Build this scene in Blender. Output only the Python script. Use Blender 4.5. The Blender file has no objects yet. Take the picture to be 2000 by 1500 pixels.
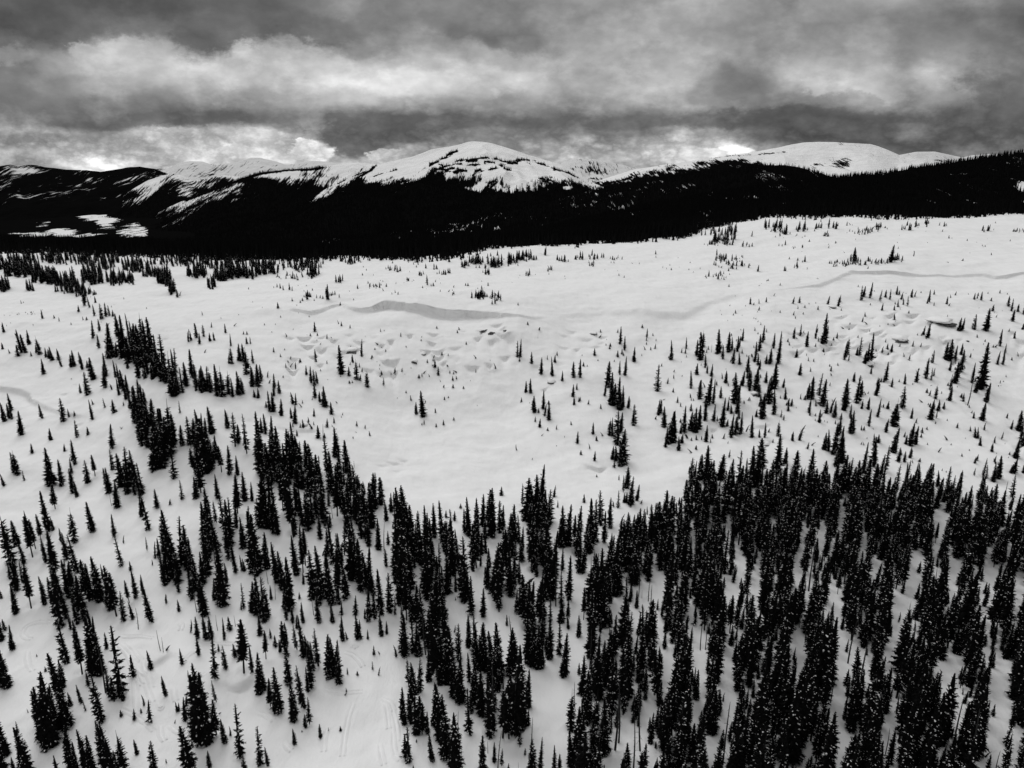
import bpy, math, random
import numpy as np
from mathutils import Vector, Matrix

# ------------------------------------------------------------------ camera, sky, sun, exposure
scene = bpy.context.scene
COL = scene.collection
PITCH = math.radians(16.7)
CP, SP = math.cos(PITCH), math.sin(PITCH)
FPX = 1400.0                     # focal length in pixels of a 2000 px wide picture
CAMZ = 100.0
cam = bpy.data.cameras.new('camera')
cam.sensor_width = 36.0
cam.lens = 36.0 * FPX / 2000.0
cam.clip_start = 1.0
cam.clip_end = 40000.0
camo = bpy.data.objects.new('camera', cam)
COL.objects.link(camo)
camo.location = (0, 0, CAMZ)
camo.rotation_euler = (math.pi / 2 - PITCH, 0, 0)
scene.camera = camo

SUN_EL, SUN_AZ = math.radians(48), math.radians(-25)      # azimuth measured from +Y towards +X
sun = bpy.data.lights.new('sun', 'SUN')
sun.energy = 1.32
sun.angle = math.radians(45)
sun.color = (1, 1, 1)
suno = bpy.data.objects.new('sun', sun)
COL.objects.link(suno)
sd = Vector((math.sin(SUN_AZ) * math.cos(SUN_EL), math.cos(SUN_AZ) * math.cos(SUN_EL), math.sin(SUN_EL)))
suno.rotation_euler = sd.to_track_quat('Z', 'Y').to_euler()
suno.location = sd * 500

# heavy broken cloud: grey levels read row by row (rows = heights above the horizon, stops = bearings)
SKY_ROWS = [
 # y px,  grey (display) at x = 0,100,...2000
 (0,   [.40,.36,.33,.36,.38,.40,.44,.50,.52,.50,.52,.58,.62,.62,.64,.62,.60,.60,.58,.56,.48]),
 (40,  [.32,.32,.40,.46,.40,.42,.44,.52,.50,.48,.50,.60,.66,.64,.64,.62,.58,.56,.52,.46,.42]),
 (80,  [.46,.46,.66,.62,.52,.66,.64,.54,.58,.58,.50,.60,.66,.68,.66,.62,.60,.56,.52,.50,.46]),
 (120, [.50,.62,.72,.66,.72,.78,.80,.74,.70,.70,.66,.70,.68,.64,.58,.66,.68,.60,.56,.54,.52]),
 (160, [.50,.56,.64,.62,.70,.76,.80,.84,.82,.80,.76,.72,.70,.66,.50,.56,.66,.74,.74,.58,.48]),
 (200, [.42,.46,.50,.54,.58,.62,.66,.70,.68,.66,.62,.60,.64,.60,.56,.54,.52,.58,.56,.52,.44]),
 (235, [.50,.46,.42,.40,.44,.44,.50,.42,.38,.40,.42,.44,.44,.46,.42,.38,.36,.42,.44,.42,.36]),
 (262, [.62,.64,.62,.74,.70,.80,.52,.44,.46,.52,.54,.50,.52,.66,.60,.40,.34,.38,.42,.38,.34]),
 (292, [.66,.68,.76,.80,.84,.90,.74,.48,.74,.60,.56,.72,.76,.80,.92,.62,.42,.38,.40,.44,.46]),
 (325, [.72,.76,.80,.82,.86,.88,.80,.80,.76,.74,.74,.80,.84,.80,.84,.72,.60,.56,.56,.60,.60]),
]
world = bpy.data.worlds.new('World')
scene.world = world
world.use_nodes = True
wt = world.node_tree
wt.nodes.clear()
def wn(kind, **kw):
    n = wt.nodes.new(kind)
    for k, v in kw.items():
        setattr(n, k, v)
    return n
def wl(a, b):
    wt.links.new(a, b)
def wm(op, a, b=None, c=None, clamp=False):
    n = wn('ShaderNodeMath', operation=op, use_clamp=clamp)
    for i, v in enumerate((a, b, c)):
        if v is None:
            continue
        if isinstance(v, (int, float)):
            n.inputs[i].default_value = v
        else:
            wl(v, n.inputs[i])
    return n.outputs[0]
def wmaprange(x, a, b, c=0.0, d=1.0, smooth=False):
    n = wn('ShaderNodeMapRange')
    if smooth:
        n.interpolation_type = 'SMOOTHSTEP'
    wl(x, n.inputs[0])
    for i, v in zip((1, 2, 3, 4), (a, b, c, d)):
        n.inputs[i].default_value = v
    return n.outputs[0]
def wmix(f, a, b):
    return wm('ADD', wm('MULTIPLY', a, wm('SUBTRACT', 1.0, f)), wm('MULTIPLY', b, f))
def s2l(v):
    return v / 12.92 if v <= .04045 else ((v + .055) / 1.055) ** 2.4
tc = wn('ShaderNodeTexCoord')
sep = wn('ShaderNodeSeparateXYZ')
wl(tc.outputs['Generated'], sep.inputs[0])
dx, dy, dz = sep.outputs
dyc = wm('MAXIMUM', dy, 0.2)
vv = wm('DIVIDE', dz, dyc)                       # slope of the direction above the horizon, ahead
uu = wm('DIVIDE', dx, dyc)
def wnoise(vec, scale, detail, rough, dist=0.0):
    n = wn('ShaderNodeTexNoise')
    n.noise_dimensions = '3D'
    wl(vec, n.inputs['Vector'])
    n.inputs['Scale'].default_value = scale
    n.inputs['Detail'].default_value = detail
    n.inputs['Roughness'].default_value = rough
    n.inputs['Distortion'].default_value = dist
    return n
cv = wn('ShaderNodeCombineXYZ')                  # cloud space: flattened towards the horizon
wl(uu, cv.inputs[0])
wl(wm('MULTIPLY', wm('POWER', wm('MAXIMUM', wm('ADD', vv, .06), 0.0), .9), 1.55), cv.inputs[1])
warp = wnoise(cv.outputs[0], 6.0, 7, .64)
wsep = wn('ShaderNodeSeparateXYZ')
wl(warp.outputs['Color'], wsep.inputs[0])
vs = wm('ADD', vv, wm('MULTIPLY', wm('SUBTRACT', wsep.outputs[1], .5), wmaprange(vv, 0, .16, .03, .09)))
us = wm('ADD', uu, wm('MULTIPLY', wm('SUBTRACT', wsep.outputs[0], .5), .22))
den = wm('SUBTRACT', CP, wm('MULTIPLY', vs, SP))
ppx = wm('DIVIDE', us, den)                      # -0.714 .. 0.714 over the picture
ppy = wm('DIVIDE', wm('ADD', SP, wm('MULTIPLY', vs, CP)), den)
rowv = [(750 - y) / FPX for y, _ in SKY_ROWS]    # same unit as ppy
tpos = wm('ADD', wm('MULTIPLY', ppx, 1 / (2 * .7143)), .5, clamp=True)
outs = []
for y, vals in SKY_ROWS:
    r = wn('ShaderNodeValToRGB')
    r.color_ramp.interpolation = 'EASE'
    while len(r.color_ramp.elements) < 21:
        r.color_ramp.elements.new(.5)
    for i, e in enumerate(r.color_ramp.elements):
        e.position = i / 20
    for i, e in enumerate(r.color_ramp.elements):
        e.color = (vals[i],) * 3 + (1,)
    wl(tpos, r.inputs[0])
    outs.append(r.outputs[0])
cur = outs[0]
for i in range(1, len(outs)):
    f = wmaprange(ppy, rowv[i - 1], rowv[i], 0, 1, True)
    cur = wmix(f, cur, outs[i])
# single cloud masses with ragged edges: centre (px, py), half-size, grey, strength, softness
MASSES = [(60,30,170,62,.37,.9,.5),(430,52,150,44,.40,.9,.45),(640,56,110,36,.43,.85,.45),(930,40,130,66,.49,.8,.45),(1000,84,66,40,.48,.65,.6),(20,175,150,46,.47,.5,.6),(180,205,190,26,.46,.6,.6),
 (240,92,110,34,.68,.75,.4),(20,105,50,26,.64,.6,.4),(560,120,200,46,.80,.7,.45),(850,160,240,34,.84,.6,.6),(330,150,120,34,.64,.5,.5),(1300,55,260,50,.66,.5,.7),
 (1460,150,80,40,.48,.6,.8),(1700,172,120,28,.72,.7,.4),(1310,120,80,40,.60,.5,.5),(1940,215,110,90,.38,.6,.6),(1560,232,260,26,.36,.75,.5),(720,262,130,40,.40,.85,.4),(330,236,240,16,.40,.75,.5),(900,238,300,14,.42,.7,.6),
 (1260,240,200,18,.42,.6,.5),(340,262,38,16,.82,.85,.35),(420,268,46,20,.74,.8,.35),(250,285,60,20,.72,.8,.35),(520,270,60,18,.84,.9,.35),(600,290,44,22,.90,.95,.3),(640,300,24,16,.91,.85,.45),(440,298,70,14,.93,.9,.35),
 (100,300,80,22,.72,.8,.35),(200,318,90,14,.84,.8,.4),(60,268,110,12,.56,.7,.4),(770,302,34,12,.84,.9,.35),(1290,290,34,20,.80,.85,.3),(1180,298,90,14,.76,.8,.35),(1440,292,38,9,.93,.9,.4),(1370,280,60,12,.70,.7,.35),(1620,250,60,18,.40,.5,.4)]
en = wnoise(cv.outputs[0], 12.0, 7, .62)
edge = wm('MULTIPLY', wm('SUBTRACT', en.outputs[0], .5), 2.6)
ppx2 = wm('MULTIPLY', ppx, FPX)
ppy2 = wm('MULTIPLY', ppy, FPX)
for (mx_, my_, mrx, mry, mg, ms, msf) in MASSES:
    ex = wm('MULTIPLY_ADD', ppx2, 1 / mrx, -(mx_ - 1000) / mrx)
    ey = wm('MULTIPLY_ADD', ppy2, 1 / mry, -(750 - my_) / mry)
    rr = wm('SQRT', wm('MULTIPLY_ADD', ex, ex, wm('MULTIPLY', ey, ey)))
    mm = wm('ADD', wm('SUBTRACT', 1.05, rr), edge)
    cur = wmix(wmaprange(mm, 0, msf, 0, ms, True), cur, mg)
# finer billows on top
det = wnoise(cv.outputs[0], 8.0, 7, .6)
det2 = wnoise(cv.outputs[0], 30.0, 4, .6)
def billow(n, k):      # rounded puffs parted by dark creases
    return wm('MULTIPLY', wm('SUBTRACT', wm('ABSOLUTE', wm('SUBTRACT', n.outputs[0], .5)), .075), k)
b1 = wnoise(cv.outputs[0], 5.0, 6, .55)
b2 = wnoise(cv.outputs[0], 16.0, 6, .6)
dd = wm('ADD', wm('MULTIPLY', wm('SUBTRACT', det.outputs[0], .5), .42), wm('MULTIPLY', wm('SUBTRACT', det2.outputs[0], .5), .09))
dd = wm('ADD', dd, wm('ADD', billow(b1, 1.1), wm('MULTIPLY', billow(b2, 1.5), wmaprange(vv, .03, .10, 1.0, .12))))
dd = wm('MULTIPLY', dd, wmaprange(cur, .38, .8, .42, 1.15))       # cloud bases are smoother than the lit puffs
front = wm('ADD', cur, dd)
# the same kind of cloud all round, outside the bearings above
cp = wn('ShaderNodeCombineXYZ')
zz = wm('ADD', wm('MAXIMUM', dz, 0.0), .16)
wl(wm('DIVIDE', dx, zz), cp.inputs[0])
wl(wm('DIVIDE', dy, zz), cp.inputs[1])
gen = wnoise(cp.outputs[0], .55, 8, .58, .4)
generic = wm('ADD', wm('MULTIPLY', wm('SUBTRACT', gen.outputs[0], .5), 1.3), .62)
az = wm('ARCTAN2', dx, dy)
inside = wm('MULTIPLY', wm('SUBTRACT', 1.0, wmaprange(wm('ABSOLUTE', az), .62, 1.0, 0, 1, True)),
            wm('SUBTRACT', 1.0, wmaprange(vv, .20, .42, 0, 1, True)))
inside = wm('MULTIPLY', inside, wmaprange(dy, .2, .3))
grey = wmix(inside, generic, front)
grey = wm('MINIMUM', wm('MAXIMUM', grey, .2), 1.0)
lin = wm('POWER', grey, 2.2)
lin = wm('MULTIPLY', lin, wmaprange(dz, .22, 1.0, 1.0, 1.75))       # an overcast is brighter overhead
sky = wn('ShaderNodeTexSky')
sky.sky_type = 'NISHITA'
sky.sun_disc = False
sky.sun_elevation = SUN_EL
sky.sun_rotation = SUN_AZ
bw = wn('ShaderNodeRGBToBW')
wl(sky.outputs[0], bw.inputs[0])
# clouds are given in units of the background strength (0.1), thin cloud lets a little clear sky through
tot = wm('ADD', wm('MULTIPLY', lin, 10.0), wm('MULTIPLY', wm('MULTIPLY', bw.outputs[0], lin), .10))
cc = wn('ShaderNodeCombineColor')
for i in range(3):
    wl(tot, cc.inputs[i])
bg = wn('ShaderNodeBackground')
bg.inputs['Strength'].default_value = 0.1
wl(cc.outputs[0], bg.inputs['Color'])
wo = wn('ShaderNodeOutputWorld')
wl(bg.outputs[0], wo.inputs[0])

vsx = scene.view_settings
vsx.view_transform = 'Standard'
vsx.look = 'None'
vsx.exposure = 0.0
vsx.gamma = 1.0
vsx.use_curve_mapping = False
world.cycles.sampling_method = 'MANUAL'
world.cycles.sample_map_resolution = 512
scene.cycles.max_bounces = 4
scene.cycles.diffuse_bounces = 2

# ------------------------------------------------------------------ numbers, noise, projection
rng = np.random.default_rng(11)
R = random.Random(5)
def _hash(ix, iy, seed):
    h = (ix.astype(np.int64) * 374761393 + iy.astype(np.int64) * 668265263 + seed * 1442695041) & 0xffffffff
    h = ((h ^ (h >> 13)) * 1274126177) & 0xffffffff
    h = ((h ^ (h >> 16)) * 2246822519) & 0xffffffff
    return ((h ^ (h >> 15)) & 0xffffff) / float(0xffffff)
def vnoise(x, y, seed=0):
    x = np.asarray(x, float); y = np.asarray(y, float)
    ix, iy = np.floor(x), np.floor(y)
    fx, fy = x - ix, y - iy
    fx = fx * fx * fx * (fx * (fx * 6 - 15) + 10); fy = fy * fy * fy * (fy * (fy * 6 - 15) + 10)
    a = _hash(ix, iy, seed); b = _hash(ix + 1, iy, seed)
    c = _hash(ix, iy + 1, seed); d = _hash(ix + 1, iy + 1, seed)
    return (a + (b - a) * fx) * (1 - fy) + (c + (d - c) * fx) * fy - .5
def fbm(x, y, wave, octs=4, seed=0, gain=.5):
    s = 0; a = 1.0
    for o in range(octs):
        c, sn = math.cos(o * .7 + .3), math.sin(o * .7 + .3)
        s = s + a * vnoise((x * c - y * sn) / wave + 17.3 * o, (x * sn + y * c) / wave + 5.1 * o, seed + o)
        wave *= .5; a *= gain
    return s
def sstep(a, b, x):
    t = np.clip((x - a) / (b - a), 0, 1)
    return t * t * (3 - 2 * t)
def z_at(py, Y):
    """height of the point at distance Y on the picture row py"""
    k = (750.0 - py) / FPX               # = (Y sp + Z cp)/(Y cp - Z sp)
    return CAMZ + Y * (k * CP - SP) / (CP + k * SP)
def x_at(px, Y, Z):
    return (px - 1000.0) / FPX * (Y * CP - (Z - CAMZ) * SP)
def proj(X, Y, Z):
    zc = Y * CP - (Z - CAMZ) * SP
    return 1000 + FPX * X / zc, 750 - FPX * (Y * SP + (Z - CAMZ) * CP) / zc, zc

# ------------------------------------------------------------------ materials
def new_mat(name):
    m = bpy.data.materials.new(name)
    m.use_nodes = True
    nt = m.node_tree
    b = nt.nodes['Principled BSDF']
    b.inputs['Specular IOR Level'].default_value = .15
    b.inputs['Roughness'].default_value = .8
    return m, nt, b
def node(nt, kind, **kw):
    n = nt.nodes.new(kind)
    for k, v in kw.items():
        if k == 'inp':
            for i, w in v.items():
                n.inputs[i].default_value = w
        else:
            setattr(n, k, v)
    return n
def ramp(nt, src, stops):
    r = node(nt, 'ShaderNodeValToRGB')
    while len(r.color_ramp.elements) < len(stops):
        r.color_ramp.elements.new(.5)
    for e, (p, g) in zip(r.color_ramp.elements, stops):
        e.position = p
    for e, (p, g) in zip(r.color_ramp.elements, stops):
        e.color = (g, g, g, 1)
    nt.links.new(src, r.inputs[0])
    return r.outputs[0]
def mat_noise(name, lo, hi, scale, bump=0.0, rough=.8, detail=5, spec=.15, stretch=(1, 1, 1)):
    m, nt, b = new_mat(name)
    tcn = node(nt, 'ShaderNodeTexCoord')
    mp = node(nt, 'ShaderNodeMapping', inp={'Scale': stretch})
    nt.links.new(tcn.outputs['Object'], mp.inputs[0])
    n = node(nt, 'ShaderNodeTexNoise', inp={'Scale': scale, 'Detail': detail})
    nt.links.new(mp.outputs[0], n.inputs['Vector'])
    nt.links.new(ramp(nt, n.outputs[0], [(.3, lo), (.7, hi)]), b.inputs['Base Color'])
    b.inputs['Roughness'].default_value = rough
    b.inputs['Specular IOR Level'].default_value = spec
    if bump:
        bp = node(nt, 'ShaderNodeBump', inp={'Strength': 1.0, 'Distance': bump})
        nt.links.new(n.outputs[0], bp.inputs['Height'])
        nt.links.new(bp.outputs[0], b.inputs['Normal'])
    return m
def snow_material():
    m, nt, b = new_mat('snow')
    g = node(nt, 'ShaderNodeNewGeometry')
    hs = []
    for sc, det, st in ((.055, 3, (1, 1, 1)), (.35, 4, (1, .35, 1)), (2.2, 4, (1, .5, 1))):
        mp = node(nt, 'ShaderNodeMapping', inp={'Scale': st, 'Rotation': (0, 0, .5)})
        nt.links.new(g.outputs['Position'], mp.inputs[0])
        n = node(nt, 'ShaderNodeTexNoise', inp={'Scale': sc, 'Detail': det, 'Roughness': .55})
        nt.links.new(mp.outputs[0], n.inputs['Vector'])
        hs.append(n.outputs[0])
    def mul(a, k):
        x = node(nt, 'ShaderNodeMath', operation='MULTIPLY', inp={1: k}); nt.links.new(a, x.inputs[0]); return x.outputs[0]
    def add(a, c):
        x = node(nt, 'ShaderNodeMath', operation='ADD'); nt.links.new(a, x.inputs[0]); nt.links.new(c, x.inputs[1]); return x.outputs[0]
    h = add(add(mul(hs[0], 1.6), mul(hs[1], .5)), mul(hs[2], .12))
    bp = node(nt, 'ShaderNodeBump', inp={'Strength': .8, 'Distance': 1.0})
    nt.links.new(h, bp.inputs['Height'])
    nt.links.new(bp.outputs[0], b.inputs['Normal'])
    nt.links.new(ramp(nt, hs[1], [(.2, .80), (.7, .86)]), b.inputs['Base Color'])
    b.inputs['Roughness'].default_value = .9
    b.inputs['Specular IOR Level'].default_value = .05
    return m
def slope_material(name='mountain_snow_and_forest', fleck=.085, stretch=(1.0, .06, .15), snow=.82, dark=.004, bumpd=6.0):
    """far slopes: snow, with forest where the surface carries it (attribute), too far off to tell the trees apart"""
    m, nt, b = new_mat(name)
    g = node(nt, 'ShaderNodeNewGeometry')
    at = node(nt, 'ShaderNodeAttribute', attribute_name='forest')
    mp = node(nt, 'ShaderNodeMapping', inp={'Scale': stretch})
    nt.links.new(g.outputs['Position'], mp.inputs[0])
    n = node(nt, 'ShaderNodeTexNoise', inp={'Scale': fleck, 'Detail': 6, 'Roughness': .65})
    nt.links.new(mp.outputs[0], n.inputs['Vector'])
    mr = node(nt, 'ShaderNodeMapRange', inp={1: .28, 2: .72})
    nt.links.new(n.outputs[0], mr.inputs[0])
    su = node(nt, 'ShaderNodeMath', operation='SUBTRACT')
    nt.links.new(at.outputs['Fac'], su.inputs[0]); nt.links.new(mr.outputs[0], su.inputs[1])
    sh = node(nt, 'ShaderNodeMapRange', inp={1: -.09, 2: .09})
    nt.links.new(su.outputs[0], sh.inputs[0])
    mx = node(nt, 'ShaderNodeMix', data_type='RGBA')
    nt.links.new(sh.outputs[0], mx.inputs[0])
    mx.inputs['A'].default_value = (snow, snow, snow, 1)
    mx.inputs['B'].default_value = (dark, dark, dark, 1)
    nt.links.new(mx.outputs['Result'], b.inputs['Base Color'])
    n2 = node(nt, 'ShaderNodeTexNoise', inp={'Scale': .006, 'Detail': 7, 'Roughness': .6})
    nt.links.new(g.outputs['Position'], n2.inputs['Vector'])
    bp = node(nt, 'ShaderNodeBump', inp={'Strength': 1.0, 'Distance': bumpd * 6})
    nt.links.new(n2.outputs[0], bp.inputs['Height'])
    nt.links.new(bp.outputs[0], b.inputs['Normal'])
    b.inputs['Roughness'].default_value = .95
    b.inputs['Specular IOR Level'].default_value = 0
    return m
M_SNOW = snow_material()
M_NEEDLE = mat_noise('fir_needles', .003, .011, 3.0, spec=0, rough=.95)
M_BARK = mat_noise('fir_bark', .012, .03, 6.0, bump=.02, spec=.02, stretch=(1, 1, .2))
M_DEAD = mat_noise('weathered_dead_wood', .02, .05, 6.0, bump=.01, spec=.02, stretch=(1, 1, .2))
M_CLUMP = mat_noise('clinging_snow', .78, .86, 3.0, bump=.03, spec=.05)
M_ROCK = mat_noise('dark_rock', .02, .16, 1.4, bump=.15, detail=8, spec=.1)
M_SLOPE = slope_material()
M_FAR = slope_material('far_snow_and_forest', fleck=.06, snow=.68, dark=.004)  # snow greyed: cloud shadow over the far peaks is put into its colour

def mesh_from(name, V, F, mats, smooth=False, midx=None):
    me = bpy.data.meshes.new(name)
    me.from_pydata([tuple(v) for v in V], [], F)
    for m in mats:
        me.materials.append(m)
    if midx is not None:
        me.polygons.foreach_set('material_index', midx)
    if smooth:
        me.polygons.foreach_set('use_smooth', [True] * len(me.polygons))
    me.update()
    return me
def grid_mesh(name, X, Y, Z, mat, attrs=None):
    n, m = X.shape
    co = np.stack([X, Y, Z], -1).reshape(-1, 3).astype(np.float32)
    i = np.arange(n * m).reshape(n, m)
    q = np.stack([i[:-1, :-1], i[:-1, 1:], i[1:, 1:], i[1:, :-1]], -1).reshape(-1, 4)
    me = bpy.data.meshes.new(name)
    me.vertices.add(n * m)
    me.vertices.foreach_set('co', co.ravel())
    me.loops.add(q.size)
    me.loops.foreach_set('vertex_index', q.ravel().astype(np.int32))
    me.polygons.add(len(q))
    me.polygons.foreach_set('loop_start', np.arange(0, q.size, 4, dtype=np.int32))
    me.polygons.foreach_set('use_smooth', np.ones(len(q), bool))
    for k, a in (attrs or {}).items():
        at = me.attributes.new(k, 'FLOAT', 'POINT')
        at.data.foreach_set('value', a.ravel().astype(np.float32))
    me.materials.append(mat)
    me.update(calc_edges=True)
    me.validate()
    return me
def link(name, me, parent=None, **props):
    o = bpy.data.objects.new(name, me)
    COL.objects.link(o)
    if parent:
        o.parent = parent
    for k, v in props.items():
        o[k] = v
    return o

# ------------------------------------------------------------------ the snow slope: heights
PROFILES = {      # bearing of a column (picture px) -> rows seen there and how far away each is
 -900: [(1500,103),(1200,147),(1000,190),(900,222),(800,262),(700,312),(650,350),(580,420),(540,490),(510,560),(495,640)],
 -300: [(1500,103),(1200,147),(1000,190),(900,222),(800,262),(700,312),(650,350),(580,420),(540,490),(510,560),(495,640)],
 0:    [(1500,103),(1200,147),(1000,190),(900,222),(830,250),(760,282),(700,318),(650,350),(580,420),(540,490),(510,560),(495,640)],
 200:  [(1500,103),(1200,147),(1000,189),(900,220),(800,260),(700,308),(650,340),(580,410),(540,480),(512,560),(500,620)],
 400:  [(1500,103),(1200,146),(1000,187),(900,214),(800,248),(700,292),(640,330),(600,368),(560,435),(530,510),(508,590)],
 550:  [(1500,103),(1200,146),(1000,188),(900,219),(800,260),(700,303),(640,333),(608,352),(560,430),(530,500),(510,570)],
 800:  [(1500,103),(1200,146),(1000,191),(900,233),(800,277),(700,308),(640,331),(598,349),(560,410),(530,480),(507,555)],
 1000: [(1500,103),(1200,145),(1000,193),(900,233),(800,278),(700,309),(640,327),(616,338),(560,400),(520,480),(486,570)],
 1250: [(1500,102),(1200,145),(1000,192),(900,229),(800,270),(700,308),(640,334),(605,350),(560,400),(520,470),(475,590)],
 1500: [(1500,101),(1200,143),(1000,190),(900,222),(800,256),(700,294),(640,322),(564,375),(520,450),(480,530),(428,660)],
 1750: [(1500,100),(1200,143),(1000,190),(900,220),(800,255),(700,293),(600,348),(533,400),(480,500),(440,610),(424,665)],
 2000: [(1500,100),(1200,143),(1000,190),(900,220),(800,255),(700,293),(600,345),(537,395),(480,500),(440,610),(419,690)],
 2400: [(1500,100),(1200,143),(1000,190),(900,220),(800,255),(700,293),(600,345),(537,395),(480,500),(440,610),(415,700)],
 3000: [(1500,100),(1200,143),(1000,190),(900,220),(800,255),(700,293),(600,345),(537,395),(480,500),(440,610),(415,700)],
}
ctl = []
for px, rows in PROFILES.items():
    for py, Y in rows:
        Z = z_at(py, Y)
        ctl.append((x_at(px, Y, Z), Y, Z))
    Xe, Ye, Ze = ctl[-1]
    ue = Xe / (Ye + 150)
    for dY, dZ in ((110, -4), (260, -28), (600, -130)):
        ctl.append((ue * (Ye + dY + 150), Ye + dY, Ze + dZ))
    ctl.append((ue * 2150, 2000, CAMZ - 300))
    for Y0, Z0 in ((50, -4), (-30, -5), (-140, -6)):
        ctl.append(((px - 1000) / 1000 * .42 * (Y0 + 150), Y0, Z0))
ctl = np.array(ctl)
def _k(X, Y):
    return np.stack([X / (Y + 150) * 2.2, np.log(Y + 152)], -1)
cp_ = _k(ctl[:, 0], ctl[:, 1])
def _phi(d2):
    return np.sqrt(d2 + 1e-4) ** 1.0
d2 = ((cp_[:, None] - cp_[None]) ** 2).sum(-1)
A = np.zeros((len(ctl) + 3,) * 2)
A[:-3, :-3] = _phi(d2) - 2e-3 * np.eye(len(ctl))
P = np.concatenate([np.ones((len(ctl), 1)), cp_], 1)
A[:-3, -3:] = P; A[-3:, :-3] = P.T
sol = np.linalg.solve(A, np.concatenate([ctl[:, 2], np.zeros(3)]))
def base_h(X, Y):
    X = np.asarray(X, float); Y = np.asarray(Y, float)
    sh = X.shape
    q = _k(X.ravel(), Y.ravel())
    out = np.empty(len(q))
    for s in range(0, len(q), 40000):
        e = q[s:s + 40000]
        dd = (e[:, 0:1] - cp_[None, :, 0]) ** 2 + (e[:, 1:2] - cp_[None, :, 1]) ** 2
        out[s:s + 40000] = _phi(dd) @ sol[:-3] + sol[-3] + e @ sol[-2:]
    return out.reshape(sh)
# coarse table of the smooth base, then everything finer is added on it
GY = np.concatenate([np.linspace(-140, 60, 26)[:-1], np.arange(60, 200, .75), np.arange(200, 430, .6), np.arange(430, 720, 1.5),
                     np.arange(720, 1100, 8), np.linspace(1100, 2000, 30)])
su = np.linspace(-1, 1, 600)
GU = .62 * su * (1 + 1.1 * np.clip(np.abs(su) - .9, 0, 1) * 10)
GU = np.where(np.abs(su) < .9, .68 * su, np.sign(su) * (.612 + (np.abs(su) - .9) * 9))
CU = np.interp(np.linspace(0, 1, 110), np.linspace(0, 1, 600), GU)
CY = np.interp(np.linspace(0, 1, 260), np.linspace(0, 1, len(GY)), GY)
CUm, CYm = np.meshgrid(CU, CY)
CB = base_h(CUm * (CYm + 150), CYm)
def bil(tab, us, ys, U, Y):
    iu = np.clip(np.searchsorted(us, U) - 1, 0, len(us) - 2)
    iy = np.clip(np.searchsorted(ys, Y) - 1, 0, len(ys) - 2)
    fu = np.clip((U - us[iu]) / (us[iu + 1] - us[iu]), 0, 1)
    fy = np.clip((Y - ys[iy]) / (ys[iy + 1] - ys[iy]), 0, 1)
    return (tab[iy, iu] * (1 - fu) + tab[iy, iu + 1] * fu) * (1 - fy) + (tab[iy + 1, iu] * (1 - fu) + tab[iy + 1, iu + 1] * fu) * fy
def hit(px, py, tab, us, ys, y0=70., y1=1500.):
    """where the sight line through (px, py) first meets the ground"""
    px = np.atleast_1d(np.asarray(px, float)); py = np.atleast_1d(np.asarray(py, float))
    n = 900
    S = y0 * (y1 / y0) ** np.linspace(0, 1, n)
    Yt = np.repeat(S[None], len(px), 0)
    Zt = z_at(py[:, None], Yt)
    Xt = (px[:, None] - 1000) / FPX * (Yt * CP - (Zt - CAMZ) * SP)
    g = bil(tab, us, ys, Xt / (Yt + 150), Yt)
    below = Zt < g
    i = np.argmax(below, 1)
    ok = below.any(1) & (i > 0)
    i = np.maximum(i, 1)
    r = np.arange(len(px))
    a = (Zt - g)[r, i - 1]; b = (Zt - g)[r, i]
    f = np.clip(a / (a - b + 1e-9), 0, 1)
    Y = Yt[r, i - 1] * (1 - f) + Yt[r, i] * f
    X = Xt[r, i - 1] * (1 - f) + Xt[r, i] * f
    return X, Y, ok
# wind lips and cornices: the snow drops away on the near side of each line
LIPS = [  # points (px, py, drop in metres), reach of the drop towards the camera
 ([(560,611,0),(575,607,.8),(607,611,1.6),(628,607,1.4),(649,601,1.2),(668,599,1.0),(679,606,.8),(703,609,1.6),(727,606,2.4),(748,597,3.8),(767,596,4.0),(793,599,3.7),(833,601,4.5),(860,605,4.4),(900,607,4.0),(930,610,3.4),(953,612,2.6),(980,614,1.6),(1010,615,.9),(1045,621,.5),(1080,617,0)], 16, .5),
 ([(1085,617,0),(1120,612,1.1),(1180,606,1.2),(1230,606,1.4),(1290,613,1.7),(1340,610,1.6),(1370,596,1.3),(1400,582,.9),(1440,570,.8),(1500,564,0)], 26, 2.6),
 ([(1500,566,0),(1560,563,.6),(1600,559,1.0),(1640,546,.9),(1662,535,1.1),(1690,531,1.7),(1720,530,2.2),(1760,532,1.7),(1800,534,1.0),(1850,534,.8),(1920,533,1.0),(1945,537,1.8),(1965,539,1.8),(2000,536,1.0),(2060,533,1.5),(2150,533,0)], 30, .6),
 ([(-80,748,1.),(-20,750,1.6),(0,752,1.8),(25,752,1.9),(50,758,1.8),(58,768,1.4),(80,785,1.1),(110,800,1.0),(150,812,.9),(170,815,.3),(190,812,0)], 22, 1.2),
 ([(275,1308,0),(295,1306,.6),(315,1296,1.0),(330,1285,.8),(350,1286,.3),(370,1290,0)], 5, .8),
 ([(425,1334,0),(445,1338,1.0),(465,1340,1.4),(480,1333,1.2),(500,1322,.5),(515,1315,0)], 5, .8),
 ([(530,832,0),(570,842,.9),(600,845,1.1),(640,850,0)], 6, .8),
 ([(1340,620,0),(1370,600,.3),(1400,590,0)], 10, 2.),
 ([(735,597,0),(765,594,.4),(795,600,0)], 5, .6),
 ([(1698,545,0),(1720,548,.5),(1745,549,.6),(1765,547,0)], 6, .5),
 ([(220,1222,0),(232,1228,.8),(245,1224,0)], 3, .4),
 ([(1130,900,0),(1150,908,1.2),(1172,912,1.6),(1190,905,0)], 7, .6),
 ([(1380,825,0),(1392,829,1.6),(1404,830,0)], 5, .5),
 ([(1978,862,0),(1990,868,1.6),(2000,868,0)], 5, .5),
]
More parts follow.
